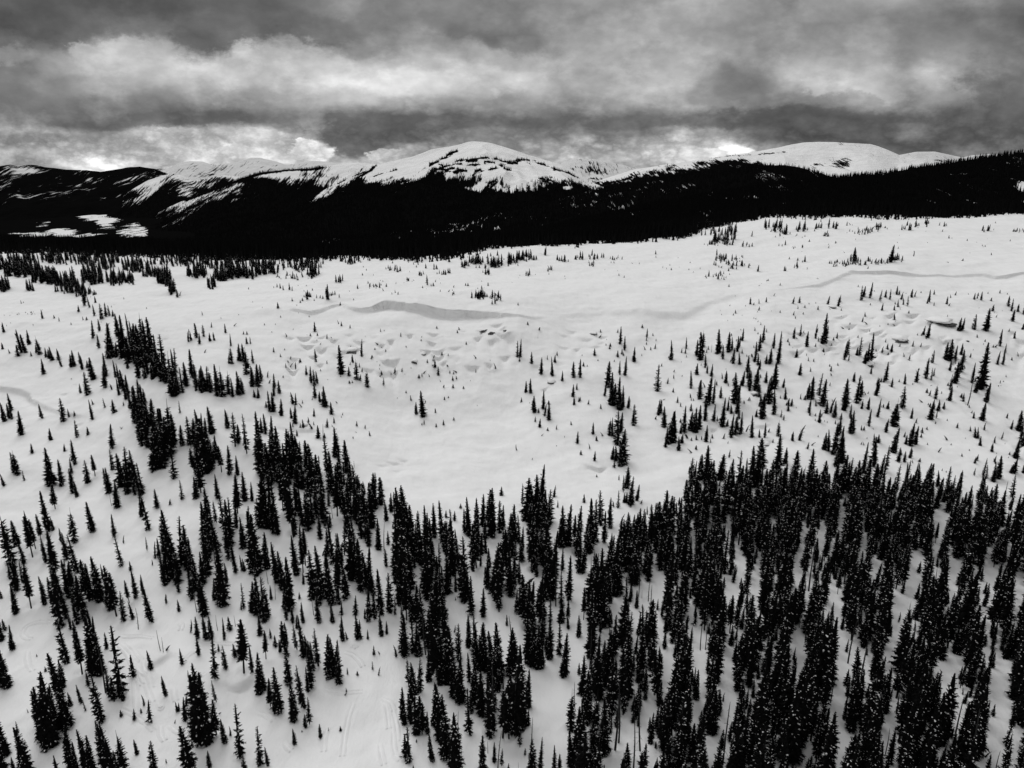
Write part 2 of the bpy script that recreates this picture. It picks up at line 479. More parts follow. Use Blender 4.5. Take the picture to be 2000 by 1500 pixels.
rl = random.Random(3)
for (x0, x1, y0, y1, n, amp) in ((560,780,655,730,30,1.9),(770,1000,640,730,22,1.7),(1080,1190,620,690,8,1.3),(1540,1700,600,690,24,1.6),
                                 (1700,1880,605,700,24,1.9),(900,1010,625,655,8,1.8),(60,260,690,840,6,1.0),(1950,2000,640,700,4,1.2),
                                 (700,830,860,960,4,.6),(1000,1100,690,780,5,1.0),(1380,1500,820,860,5,1.1),(0,400,560,660,5,.6)):
    for _ in range(n):
        cx, cy = rl.uniform(x0, x1), rl.uniform(y0, y1)
        w = rl.uniform(6, 17); t = rl.uniform(-4, 4); a = 1.5 * amp * rl.uniform(.3, 1)
        LIPS.append(([(cx - w, cy - t, 0), (cx - w * .5, cy - t * .4 + 1, a * .8), (cx, cy + 2.2, a), (cx + w * .5, cy + t * .4 + 1, a * .8), (cx + w, cy + t, 0)], rl.uniform(3, 7), rl.uniform(.5, 1.5)))
lip_data = []
for pts, reach, sharp in LIPS:
    p = np.array(pts, float)
    X, Y, ok = hit(p[:, 0], p[:, 1], CB, CU, CY)
    az_ = X / Y
    o = np.argsort(az_)
    lip_data.append((az_[o], Y[o], p[o, 2], reach, sharp))
def detail(X, Y, B):
    Z = B + 0.0
    SH = np.zeros_like(Z)
    fade = sstep(1400, 700, Y)
    Z += fade * (3.0 * fbm(X, Y, 55, 3, 3) + 1.2 * fbm(X, Y * 1.3, 17, 4, 9))
    azm = X / np.maximum(Y, 1)
    for a, yc, am, reach, sharp in lip_data:
        m = (azm > a[0]) & (azm < a[-1]) & (Y < yc.max() + 6) & (Y > yc.min() - reach * 5)
        if not m.any():
            continue
        am_ = np.interp(azm[m], a, am)
        s = Y[m] - np.interp(azm[m], a, yc) + .35 * am_ * fbm(X[m], Y[m] * 0, 9, 3, 21)
        Z[m] -= am_ * sstep(sharp, -sharp, s) * np.exp(np.minimum(s, 0) / reach)
        if sharp < 1.3:
            SH[m] = np.maximum(SH[m], .55 * am_ * np.exp(-np.maximum(s, 0) / 3) * sstep(-.1, .5, s))
        if reach > 12:      # the hollow scooped out under a cornice
            sn = np.minimum(s, 0)
            Z[m] -= 1.1 * np.minimum(am_, 1.2 + .05 * am_) * (1 - np.exp(sn / 7)) * np.exp(sn / (reach * .9))
    return Z, SH
GUm, GYm = np.meshgrid(GU, GY)
GX = GUm * (GYm + 150)
GZ, GSH = detail(GX, GYm, bil(CB, CU, CY, GUm, GYm))
def ground_z(X, Y):
    return bil(GZ, GU, GY, X / (Y + 150), Y)
EDGE = np.array([(-900,492),(-300,492),(0,495),(100,500),(200,503),(300,503),(400,508),(500,512),(600,509),(700,506),(800,508),(900,500),(960,488),(1060,481),(1150,477),(1280,474),(1340,467),(1380,447),(1420,440),(1460,433),(1520,426),(1600,427),(1700,426),(1800,424),(1900,426),(2000,419),(2400,415),(3000,412)], float)
eX, eY, _ = hit(EDGE[:, 0], EDGE[:, 1], GZ, GU, GY)
eA = eX / eY
def edge_y(X, Y):
    return np.interp(X / np.maximum(Y, 1), eA, eY)

# ------------------------------------------------------------------ far country: ridges, each its own relief
def ridge(name, crest, foot_y, Dc, Df, mat, forest, relief=30., rise=.8, nx=420, nr=110, seed=1, wave=500., crest_rough=1.0):
    """crest: [(px, py)], at distance Dc; the slope runs down towards the camera to row foot_y at distance Df, and down behind"""
    c = np.array(crest, float)
    n0 = int(nr * .82)
    t = np.concatenate([np.linspace(0, 1, n0), 1 + np.linspace(.02, .6, nr - n0)])
    px = np.linspace(c[0, 0], c[-1, 0], nx)
    PX, T = np.meshgrid(px, t)
    cy = np.interp(PX, c[:, 0], c[:, 1])
    Yd = Df + (Dc - Df) * T
    Zc = z_at(cy, Dc)
    Zf = z_at(foot_y, Df)
    tt = np.clip(T, 0, 1)
    Z = Zf + (Zc - Zf) * (rise * tt + (1 - rise) * tt ** 2.2)
    Z = np.where(T > 1, Zc - (T - 1) * (Dc - Df) * .35, Z)
    zc = Yd * CP - (Z - CAMZ) * SP
    # columns run away from the camera, so a column keeps its bearing
    Xb = (PX - 1000) / FPX * (Dc * CP - (Zc - CAMZ) * SP) / Dc
    X = Xb * Yd
    env = np.sin(np.clip(T, 0, 1) * math.pi) ** .7 + .07 * crest_rough
    spur = fbm(X, Yd * .45, wave, 5, seed, .52)
    gully = -np.abs(fbm(X + 200, Yd * .3, wave * .6, 4, seed + 7, .5)) * 1.1
    Z = Z + relief * env * (spur + gully + .25) + crest_rough * .5 * fbm(X, Yd, 40, 3, seed + 3) * 4
    ends = sstep(0, .04, (PX - c[0, 0]) / (c[-1, 0] - c[0, 0])) * sstep(1, .96, (PX - c[0, 0]) / (c[-1, 0] - c[0, 0]))
    qx, qy, _ = proj(X, Yd, Z)
    f = np.clip(forest(qx, qy, X, Yd, Z), -.5, 1.5)
    me = grid_mesh(name, X, Yd, Z, mat, {'forest': f})
    link(name, me, kind='structure')
    return X, Yd, Z, f
def below_line(pts, soft):
    a = np.array(pts, float)
    return lambda qx, qy: (qy - np.interp(qx, a[:, 0], a[:, 1])) / soft
def n2(X, Y, w, s, o=4):
    return fbm(X, Y * .5, w, o, s, .6)
def patch(qx, qy, x, y, rx, ry):
    return np.exp(-(((qx - x) / rx) ** 2 + ((qy - y) / ry) ** 2) ** 1.5)

RID = {}
# valley floor: one wide sheet to the horizon
vy = np.concatenate([np.linspace(900, 8000, 330), np.linspace(8200, 30000, 30)])
vu = np.concatenate([np.linspace(-1.3, -.8, 30), np.linspace(-.79, -.38, 520), np.linspace(-.37, 1.3, 120)])
VU, VY = np.meshgrid(vu, vy)
VX = VU * VY
VZ = CAMZ - 300 + 22 * fbm(VX, VY, 900, 4, 4) - 25 * sstep(8000, 30000, VY)
qx, qy, _ = proj(VX, VY, VZ)
wx = qx + 13 * fbm(VX, VY, 110, 5, 61, .6); wy = qy + 10 * fbm(VX, VY * .5, 110, 5, 71, .6)
fo = np.full_like(VX, 1.15)
for (x, y, rx, ry, k) in ((98,411,18,7,1.3),(158,409,22,9,1.3),(180,418,26,11,1.25),(208,430,24,13,1.25),(258,454,26,13,1.2),(28,478,20,8,1.4),
                          (62,463,26,8,1.15),(118,456,32,4.5,1.4),(160,461,22,3,1.2),(190,457,22,2.6,1.2),(85,437,14,2,.7),(40,456,40,2,.7)):
    fo -= k * patch(wx, wy, x, y, rx, ry)
fo += 1.1 * (fo < .8) * (fbm(VX, VY * .22, 26, 4, 15, .7) - .08) + .25 * (fo < .8)* patch(wx, wy, 240, 446, 20, 5) * 2
link('valley_floor', grid_mesh('valley_floor', VX, VY, VZ, M_SLOPE, {'forest': np.clip(fo, -.5, 1.3)}), kind='structure')

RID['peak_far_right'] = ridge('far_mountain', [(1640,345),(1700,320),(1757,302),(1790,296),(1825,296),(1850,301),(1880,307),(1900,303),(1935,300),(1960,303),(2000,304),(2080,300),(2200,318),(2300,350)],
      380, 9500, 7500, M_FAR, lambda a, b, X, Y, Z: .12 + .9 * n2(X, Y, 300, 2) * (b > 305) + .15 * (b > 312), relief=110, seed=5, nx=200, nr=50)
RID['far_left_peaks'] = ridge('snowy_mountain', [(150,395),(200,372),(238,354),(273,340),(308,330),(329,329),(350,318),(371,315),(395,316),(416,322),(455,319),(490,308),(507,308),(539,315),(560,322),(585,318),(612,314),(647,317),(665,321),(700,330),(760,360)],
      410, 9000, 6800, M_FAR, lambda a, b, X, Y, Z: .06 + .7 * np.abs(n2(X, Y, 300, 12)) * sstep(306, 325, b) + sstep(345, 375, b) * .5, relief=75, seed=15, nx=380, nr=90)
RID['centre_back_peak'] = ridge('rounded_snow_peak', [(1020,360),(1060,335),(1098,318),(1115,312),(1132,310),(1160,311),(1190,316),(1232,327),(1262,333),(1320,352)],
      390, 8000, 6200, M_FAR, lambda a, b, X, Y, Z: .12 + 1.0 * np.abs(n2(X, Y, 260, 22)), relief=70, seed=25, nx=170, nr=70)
g1 = below_line([(0,322),(60,328),(100,330),(300,332)], 10)
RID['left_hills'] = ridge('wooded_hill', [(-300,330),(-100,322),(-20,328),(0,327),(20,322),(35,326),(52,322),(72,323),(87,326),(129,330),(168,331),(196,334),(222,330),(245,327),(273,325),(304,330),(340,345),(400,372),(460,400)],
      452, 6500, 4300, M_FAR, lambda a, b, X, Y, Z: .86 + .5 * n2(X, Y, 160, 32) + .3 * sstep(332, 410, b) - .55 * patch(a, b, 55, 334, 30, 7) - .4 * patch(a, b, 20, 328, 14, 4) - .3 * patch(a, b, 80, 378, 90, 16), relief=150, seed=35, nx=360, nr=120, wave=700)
gB = below_line([(220,392),(262,372),(300,356),(340,348),(378,366),(437,352),(500,345)], 30)
RID['left_spur'] = ridge('snowy_spur', [(170,440),(205,412),(227,392),(262,368),(290,352),(315,343),(335,338),(352,341),(378,353),(410,348),(437,342),(470,345),(520,352),(600,380)],
      455, 5600, 4200, M_SLOPE, lambda a, b, X, Y, Z: .42 + .55 * gB(a, b) + .8 * n2(X, Y, 150, 42) + .5 * patch(a, b, 245, 380, 30, 10), relief=90, seed=45, nx=320, nr=110, wave=520)
gC = below_line([(300,420),(367,392),(455,360),(507,345),(560,345),(612,352),(661,346),(720,335)], 22)
RID['left_ridge'] = ridge('forested_ridge', [(250,450),(300,420),(330,404),(367,388),(410,371),(455,354),(480,346),(507,338),(560,331),(612,329),(640,325),(661,322),(700,318),(760,325),(860,370)],
      470, 4700, 3500, M_SLOPE, lambda a, b, X, Y, Z: .42 + .42 * gC(a, b) + .7 * n2(X, Y, 120, 52) + .6 * patch(a, b, 470, 352, 60, 5) + 1.3 * sstep(6, 1, b - np.interp(a, [367,455,507,560,612,661], [388,354,338,331,329,322])) * sstep(655, 600, a), relief=60, seed=55, nx=420, nr=110, wave=420)
def f_centre(a, b, X, Y, Z):
    line = np.interp(a, [380,560,600,650,700,730,760,800,830,850,880,920,960,985,1005,1030,1060,1100,1130,1160],
                        [385,372,372,358,340,345,350,352,338,334,338,342,350,356,362,358,352,352,352,356])
    f = (b - line) / 24 + .3 + .9 * n2(X, Y, 90, 62, 5)
    # dark bands of krummholz across the snow
    for pts, wd, k in (([(840,324),(860,314),(875,304),(893,296)], 2.0, 1.0), ([(860,326),(890,317),(925,313),(960,309),(985,314),(1010,316)], 1.9, .9),
                   ([(850,330),(880,331),(915,332),(950,332),(975,326),(1000,316)], 2.0, 1.0), ([(1005,313),(1030,315),(1060,322),(1085,330),(1110,338),(1130,348)], 1.7, 1.0),
                   ([(840,321),(870,322),(905,323),(940,319),(965,318)], 1.6, .8), ([(700,347),(725,331),(735,323)], 1.8, 1.1), ([(730,345),(750,338),(775,330)], 1.6, .9),
                   ([(870,337),(900,338),(925,339),(960,330)], 1.9, 1.0), ([(660,360),(690,345),(712,335)], 2.0, .8), ([(985,329),(1000,334),(1000,342)], 2.2, .9)):
        p = np.array(pts, float)
        ok = (a > p[:, 0].min() - 2) & (a < p[:, 0].max() + 2)
        o = np.argsort(p[:, 0])
        dd = b - np.interp(a, p[o, 0], p[o, 1]) + 5 * fbm(X, Y, 90, 4, 77)
        f = np.maximum(f, np.where(ok, k - np.abs(dd) / wd * .6, -1) + 1.3 * fbm(X, Y, 40, 4, 79))
    f -= .9 * patch(a, b, 1030, 334, 32, 10) + .5 * patch(a, b, 940, 368, 60, 10) + .45 * patch(a, b, 1060, 372, 45, 12) + .35 * patch(a, b, 780, 395, 45, 13)
    f -= 1.0 * patch(a, b, 840, 423, 14, 5) + .9 * patch(a, b, 878, 415, 6, 8) + .8 * patch(a, b, 914, 419, 5, 5) + .6 * patch(a, b, 560, 385, 90, 13) + 1.2 * patch(a, b, 1106, 367, 7, 3)
    return np.minimum(f, 1.15)
RID['centre'] = ridge('snow_dome_mountain', [(380,445),(470,425),(560,405),(600,388),(650,362),(690,343),(715,330),(727,324),(772,313),(807,305),(842,291),(877,286),(902,281),(914,277),(928,276),(942,277),(965,281),(982,286),(1014,296),(1035,303),(1060,311),(1098,322),(1115,330),(1130,340),(1150,353),(1200,375),(1300,410)],
      500, 4300, 2100, M_SLOPE, f_centre, relief=95, seed=65, nx=820, nr=230, wave=520, rise=.72, crest_rough=.6)
def f_dome(a, b, X, Y, Z):
    line = np.interp(a, [1100,1180,1240,1330,1400,1450,1490,1520,1560,1600,1700,1800,1900], [360,352,334,321,312,309,316,330,345,362,370,370,372])
    f = (b - line) / 18 + .25 + .8 * n2(X, Y, 90, 82, 5)
    f = np.maximum(f, .9 - np.abs(b - np.interp(a, [1440,1500,1540], [304,300,296])) / 3 - 8. * (a > 1535) - 8. * (a < 1400) + fbm(X, Y, 90, 3, 83) )
    f = np.maximum(f, .45 * patch(a, b, 1640, 320, 30, 12) + .4 * patch(a, b, 1595, 325, 12, 10) + .6 * fbm(X, Y, 60, 4, 85) - .05)
    return np.minimum(f, 1.15)
RID['dome'] = ridge('broad_snow_dome', [(1040,400),(1100,374),(1140,362),(1180,349),(1240,331),(1290,323),(1330,317),(1400,307),(1470,297),(1500,292),(1520,288),(1545,282),(1570,278),(1600,277),(1640,278),(1680,280),(1700,281),(1715,285),(1730,291),(1757,303),(1790,308),(1850,317),(1920,326),(2050,345),(2150,370)],
      420, 5000, 3300, M_SLOPE, f_dome, relief=80, seed=75, nx=700, nr=170, wave=650, rise=.8, crest_rough=.5)
fdense = lambda a, b, X, Y, Z: .93 + .5 * n2(X, Y, 90, 92, 4)
RID['mid'] = ridge('dark_forest_ridge', [(200,500),(600,470),(850,440),(1000,408),(1080,392),(1150,373),(1230,362),(1300,347),(1380,336),(1450,329),(1500,322),(1530,321),(1560,326),(1590,334),(1620,344),(1660,352),(1800,372),(2000,400)],
      520, 2700, 1500, M_SLOPE, fdense, relief=26, seed=85, nx=420, nr=110, wave=300)
def f_near(a, b, X, Y, Z):
    f = .97 + .5 * n2(X, Y, 70, 94, 4)
    return f - 1.3 * patch(a, b, 1999, 365, 14, 10) - 1.0 * patch(a, b, 2000, 400, 12, 9) - .5 * patch(a, b, 1470, 384, 20, 4)
RID['right'] = ridge('wooded_ridge', [(900,500),(1100,440),(1250,405),(1380,380),(1500,362),(1600,348),(1650,346),(1700,341),(1760,333),(1800,326),(1850,319),(1900,311),(1950,304),(2000,297),(2100,288),(2300,270),(2600,260)],
      500, 1750, 1000, M_SLOPE, f_near, relief=14, seed=95, nx=420, nr=100, wave=200)

# ------------------------------------------------------------------ firs
def tube(V, F, pts, rad, n=6):
    b0 = len(V)
    for (p, r) in zip(pts, rad):
        for k in range(n):
            a = 2 * math.pi * k / n
            V.append((p[0] + r * math.cos(a), p[1] + r * math.sin(a), p[2]))
    for j in range(len(pts) - 1):
        for k in range(n):
            a, b = b0 + j * n + k, b0 + j * n + (k + 1) % n
            F.append((a, b, b + n, a + n))
    V.append(tuple(pts[-1])); t = len(V) - 1
    j = b0 + (len(pts) - 1) * n
    for k in range(n):
        F.append((j + k, j + (k + 1) % n, t))
def clump(V, F, c, a, lx, ly, lz, r):
    ca, sa = math.cos(a), math.sin(a)
    b0 = len(V)
    ring = 6
    for k in range(ring):
        t = 2 * math.pi * k / ring
        x, y = lx * math.cos(t) * r.uniform(.75, 1.1), ly * math.sin(t) * r.uniform(.75, 1.1)
        V.append((c[0] + x * ca - y * sa, c[1] + x * sa + y * ca, c[2] - .25 * abs(x) - .1 * lz))
    V.append((c[0], c[1], c[2] + lz)); V.append((c[0], c[1], c[2] - lz * .5))
    for k in range(ring):
        F.append((b0 + k, b0 + (k + 1) % ring, b0 + ring)); F.append((b0 + (k + 1) % ring, b0 + k, b0 + ring + 1))
def build_fir(seed, H=12., wid=.19, bare=.03, power=.68, sparse=.0, snow=.4, levels=24, nb=8, bend=0., cut=1., lop=.12):
    """trunk, crown and snow of one fir, H metres tall, base at the origin"""
    r = random.Random(seed)
    tv, tf, cv_, cf, sv, sf = [], [], [], [], [], []
    ph = r.uniform(0, 6.28)
    def axis(t):
        return (bend * H * t * t * math.cos(ph) + .012 * H * math.sin(3.1 * t + ph), bend * H * t * t * math.sin(ph) + .012 * H * math.sin(2.3 * t), H * t)
    ts = [-.03, .08, .25, .45, .65, .85, .97]
    tube(tv, tf, [axis(t) for t in ts], [.016 * H * (1 - t) ** .8 + .01 for t in ts])
    RB = wid * H * .5
    bumps = [r.uniform(.72, 1.15) for _ in range(9)]
    def rad(t):
        q = (t - bare) / (1 - bare)
        if q < 0: return 0
        k = bumps[min(8, int(q * 9))]
        base = (1 - q) ** (power * .8) * (.62 + .38 * min(1, q * 5 + .1))
        return RB * base * (.75 + .25 * k) + .015 * H * (1 - q) ** .3
    # inner mass of twigs
    n = 9; ring = []
    m = 13
    for j in range(m):
        t = bare + (1 - bare) * (j / (m - 1)) ** .95 * .97 + .005
        c = axis(t); rr = rad(t) * (.50 if not sparse else .28)
        b0 = len(cv_)
        for k in range(n):
            a = 6.283 * (k + .5 * (j % 2)) / n
            q = rr * r.uniform(.6, 1.25)
            cv_.append((c[0] + q * math.cos(a), c[1] + q * math.sin(a), c[2] - .03 * H * r.random() * (1 - t)))
        ring.append(b0)
    for j in range(m - 1):
        for k in range(n):
            if sparse and r.random() < sparse * .6: continue
            cf.append((ring[j] + k, ring[j] + (k + 1) % n, ring[j + 1] + (k + 1) % n, ring[j + 1] + k))
    for j in range(len(cv_)):
        if cv_[j][2] > cut * H: cv_[j] = (axis(cut)[0], axis(cut)[1], cut * H)
    # boughs
    lv = levels
    for i in range(lv):
        t = bare + (1 - bare) * (i + r.uniform(-.3, .3)) / lv
        t = min(max(t, bare), .985)
        if t > cut: continue
        patchy = r.choice((.25, .7, 1.0, 1.7))
        q = (t - bare) / (1 - bare)
        nn = max(3, int(nb * (1 - q * .55)))
        a0 = r.uniform(0, 6.28)
        for k in range(nn):
            if r.random() < sparse + .04: continue
            a = a0 + 6.283 * k / nn + r.uniform(-.25, .25)
            L = rad(t) * r.uniform(.7, 1.2) * (1 + lop * math.cos(a - ph))
            if r.random() < .05: L *= 1.3
            c = axis(t)
            dr = .55 * (1 - q) + r.uniform(-.12, .12) - .25 * q       # droop
            ca, sa = math.cos(a), math.sin(a)
            def P(s, w, lift=0.):
                z = c[2] - dr * L * s ** 1.3 + .16 * L * s * s + lift
                return (c[0] + ca * L * s - sa * w, c[1] + sa * L * s + ca * w, z)
            b = len(cv_)
            w0 = L * .17 + .03
            cv_.extend([P(0, 0, .06 * L), P(.45, w0, -.03 * L), P(1.0, 0), P(.45, -w0, -.03 * L)])
            cf.append((b, b + 1, b + 2, b + 3))
            for s in (.3, .52, .74, .9):
                for sg in (-1, 1):
                    tl = L * (.42 * (1 - s * .55)) * r.uniform(.75, 1.25)
                    b = len(cv_)
                    dz_ = -tl * r.uniform(.1, .5)
                    p0 = P(s - .09, 0); p1 = P(s + .10, 0)
                    pe = P(min(s + .28, 1.12), sg * tl, dz_)
                    cv_.extend([p0, p1, pe]); cf.append((b, b + 1, b + 2))
            # hanging spray under the bough
            b = len(cv_)
            cv_.extend([P(.25, 0), P(.95, 0), P(.7, .1 * L, -.28 * L), P(.35, -.1 * L, -.22 * L)])
            cf.append((b, b + 1, b + 2, b + 3))
            if r.random() < snow * .8 * patchy * (1 + .5 * math.cos(a * 2 + ph)) and L > .22:
                s = r.uniform(.45, .92)
                sz = min(.30, .27 * L + .05) * r.uniform(.35, 1.15)
                clump(sv, sf, P(s, r.uniform(-.3, .3) * w0, .05), a, sz * r.uniform(.8, 1.4), sz * r.uniform(.3, .6), sz * .25, r)
                if r.random() < .35:
                    s2 = s * .55
                    clump(sv, sf, P(s2, r.uniform(-1, 1) * w0, .05), a, sz * .7, sz * .4, sz * .2, r)
    # leader
    tip = axis(min(1.0, cut + .03)); b = len(cv_); low = axis(min(.93, cut - .03))
    for k in range(3):
        a = 2.094 * k
        cv_.append((low[0] + .055 * math.cos(a), low[1] + .055 * math.sin(a), low[2]))
    cv_.append(tip)
    cf.extend([(b, b + 1, b + 3), (b + 1, b + 2, b + 3), (b + 2, b, b + 3)])
    return (tv, tf), (cv_, cf), (sv, sf)
def build_snag(seed, H=12., twigs=26, lean=0.):
    r = random.Random(seed)
    tv, tf, bv, bf = [], [], [], []
    ph = r.uniform(0, 6.28)
    def axis(t): return (.02 * H * math.sin(2.5 * t + ph) + lean * H * t, .015 * H * math.sin(3 * t), H * t)
    ts = [-.03, .1, .3, .5, .7, .9, 1.0]
    tube(tv, tf, [axis(t) for t in ts], [.0145 * H * (1 - t) ** .6 + .03 for t in ts])
    for i in range(twigs):
        t = r.uniform(.15, .96); a = r.uniform(0, 6.28); L = H * .085 * (1.15 - t) * r.uniform(.4, 1.4)
        c = axis(t); ca, sa = math.cos(a), math.sin(a)
        e = (c[0] + ca * L, c[1] + sa * L, c[2] - L * r.uniform(.1, .6))
        mid = tuple((c[j] + e[j]) / 2 + (.12 * L if j == 2 else 0) for j in range(3))
        for p, q, w in ((c, mid, .045), (mid, e, .03)):
            b = len(bv)
            for z, ww in ((p, w), (q, w * .6)):
                bv.extend([(z[0] - sa * ww, z[1] + ca * ww, z[2]), (z[0] + sa * ww, z[1] - ca * ww, z[2]), (z[0], z[1], z[2] + ww * 1.4)])
            bf.extend([(b, b + 1, b + 4, b + 3), (b + 1, b + 2, b + 5, b + 4), (b + 2, b, b + 3, b + 5)])
    return (tv, tf), (bv, bf)
SPECS = [  # kind words, parameters
 ('slender', dict(wid=.22, snow=.42)),
 ('slender', dict(wid=.19, snow=.35, power=.65, bend=.015)),
 ('narrow spire', dict(wid=.165, snow=.30, power=.85)),
 ('full', dict(wid=.26, snow=.5, power=.78, nb=9)),
 ('broad', dict(wid=.30, snow=.55, power=.75, nb=10, levels=24)),
 ('full', dict(wid=.24, snow=.5, power=.62, bend=.02, nb=9)),
 ('leggy', dict(wid=.20, snow=.4, bare=.28, power=.6, bend=.02)),
 ('leggy', dict(wid=.23, snow=.45, bare=.18, power=.6)),
 ('ragged', dict(wid=.20, snow=.30, sparse=.34, power=.6, levels=20, bend=.03)),
 ('ragged', dict(wid=.18, snow=.3, sparse=.28, bare=.12, power=.7)),
 ('small', dict(H=4., wid=.36, snow=.25, levels=12, nb=7, power=.8)),
 ('small', dict(H=4., wid=.30, snow=.15, levels=12, nb=6, power=.9, bend=.08)),
 ('snapped', dict(wid=.21, snow=.35, cut=.78, power=.5, bend=.02, sparse=.12)),
 ('lopsided', dict(wid=.22, snow=.35, lop=.3, bend=.04, sparse=.12, power=.6)),
 ('bent', dict(H=5., wid=.24, snow=.2, levels=13, nb=6, power=.8, bend=.28)),
]
VAR = []
for i, (w, kw) in enumerate(SPECS):
    t_, c_, s_ = build_fir(100 + i, **kw)
    H = kw.get('H', 12.)
    VAR.append(dict(word=w, H=H, wid=kw['wid'],
        trunk=mesh_from('fir_trunk', t_[0], t_[1], [M_BARK], True),
        crown=mesh_from('fir_crown', c_[0], c_[1], [M_NEEDLE]),
        snow=mesh_from('fir_snow', s_[0], s_[1], [M_CLUMP], True)))
    V = t_[0] + c_[0] + s_[0]
    a, b = len(t_[0]), len(t_[0]) + len(c_[0])
    F = t_[1] + [tuple(x + a for x in f) for f in c_[1]] + [tuple(x + b for x in f) for f in s_[1]]
    VAR[-1]['whole'] = bpy.data.objects.new('fir_whole', mesh_from('fir_whole', V, F, [M_BARK, M_NEEDLE, M_CLUMP], False,
        [0] * len(t_[1]) + [1] * len(c_[1]) + [2] * len(s_[1])))
SNAGS = []
for i in range(4):
    t_, b_ = build_snag(300 + i, twigs=(30, 8, 18, 40)[i], lean=(0, .03, -.05, .02)[i])
    SNAGS.append((mesh_from('snag_trunk', t_[0], t_[1], [M_DEAD], True), mesh_from('snag_branches', b_[0], b_[1], [M_DEAD])))
def far_fir(seed):
    r = random.Random(seed); V, F = [], []
    H = 12.
    for (z0, z1, rr) in ((.04, .45, 1.35), (.28, .7, 1.0), (.52, 1.0, .62)):
        b = len(V); n = 5; a0 = r.uniform(0, 6)
        for k in range(n):
            a = a0 + 6.283 * k / n
            q = rr * r.uniform(.7, 1.2)
            V.append((q * math.cos(a), q * math.sin(a), H * z0 + r.uniform(-.5, .3)))
        V.append((r.uniform(-.1, .1), r.uniform(-.1, .1), H * z1))
        for k in range(n):
            F.append((b + k, b + (k + 1) % n, b + n))
    return bpy.data.objects.new('far_fir', mesh_from('far_fir', V, F, [M_NEEDLE]))
FAR = [far_fir(i) for i in range(4)]

def scatter(name, pts, rot, scl, vid, protos, **props):
    me = bpy.data.meshes.new(name)
    me.vertices.add(len(pts))
    me.vertices.foreach_set('co', np.asarray(pts, np.float32).ravel())
    for nm, tp, fld, arr in (('rot', 'FLOAT_VECTOR', 'vector', rot), ('scl', 'FLOAT_VECTOR', 'vector', scl)):
        at = me.attributes.new(nm, tp, 'POINT'); at.data.foreach_set(fld, np.asarray(arr, np.float32).ravel())
    at = me.attributes.new('vid', 'INT', 'POINT'); at.data.foreach_set('value', np.asarray(vid, np.int32))
    o = link(name, me, **props)
    ng = bpy.data.node_groups.new(name, 'GeometryNodeTree')
    ng.interface.new_socket('Geometry', in_out='INPUT', socket_type='NodeSocketGeometry')
    ng.interface.new_socket('Geometry', in_out='OUTPUT', socket_type='NodeSocketGeometry')
    gi, go = ng.nodes.new('NodeGroupInput'), ng.nodes.new('NodeGroupOutput')
    def attr(nm, tp):
        n = ng.nodes.new('GeometryNodeInputNamedAttribute'); n.data_type = tp; n.inputs['Name'].default_value = nm
        return n.outputs['Attribute']
    r_, s_, v_ = attr('rot', 'FLOAT_VECTOR'), attr('scl', 'FLOAT_VECTOR'), attr('vid', 'INT')
    e2r = ng.nodes.new('FunctionNodeEulerToRotation'); ng.links.new(r_, e2r.inputs[0])
    jn = ng.nodes.new('GeometryNodeJoinGeometry')
    for k, ob in enumerate(protos):
        cmp_ = ng.nodes.new('FunctionNodeCompare'); cmp_.data_type = 'INT'; cmp_.operation = 'EQUAL'
        ints = [s for s in cmp_.inputs if s.type == 'INT']
        ng.links.new(v_, ints[0]); ints[1].default_value = k
        oi = ng.nodes.new('GeometryNodeObjectInfo'); oi.inputs['Object'].default_value = ob; oi.inputs['As Instance'].default_value = True
        ip = ng.nodes.new('GeometryNodeInstanceOnPoints')
        ng.links.new(gi.outputs[0], ip.inputs['Points']); ng.links.new(cmp_.outputs[0], ip.inputs['Selection'])
        ng.links.new(oi.outputs['Geometry'], ip.inputs['Instance'])
        ng.links.new(e2r.outputs[0], ip.inputs['Rotation']); ng.links.new(s_, ip.inputs['Scale'])
        ng.links.new(ip.outputs[0], jn.inputs[0])
    ng.links.new(jn.outputs[0], go.inputs[0])
    md = o.modifiers.new('instances', 'NODES'); md.node_group = ng
    return o

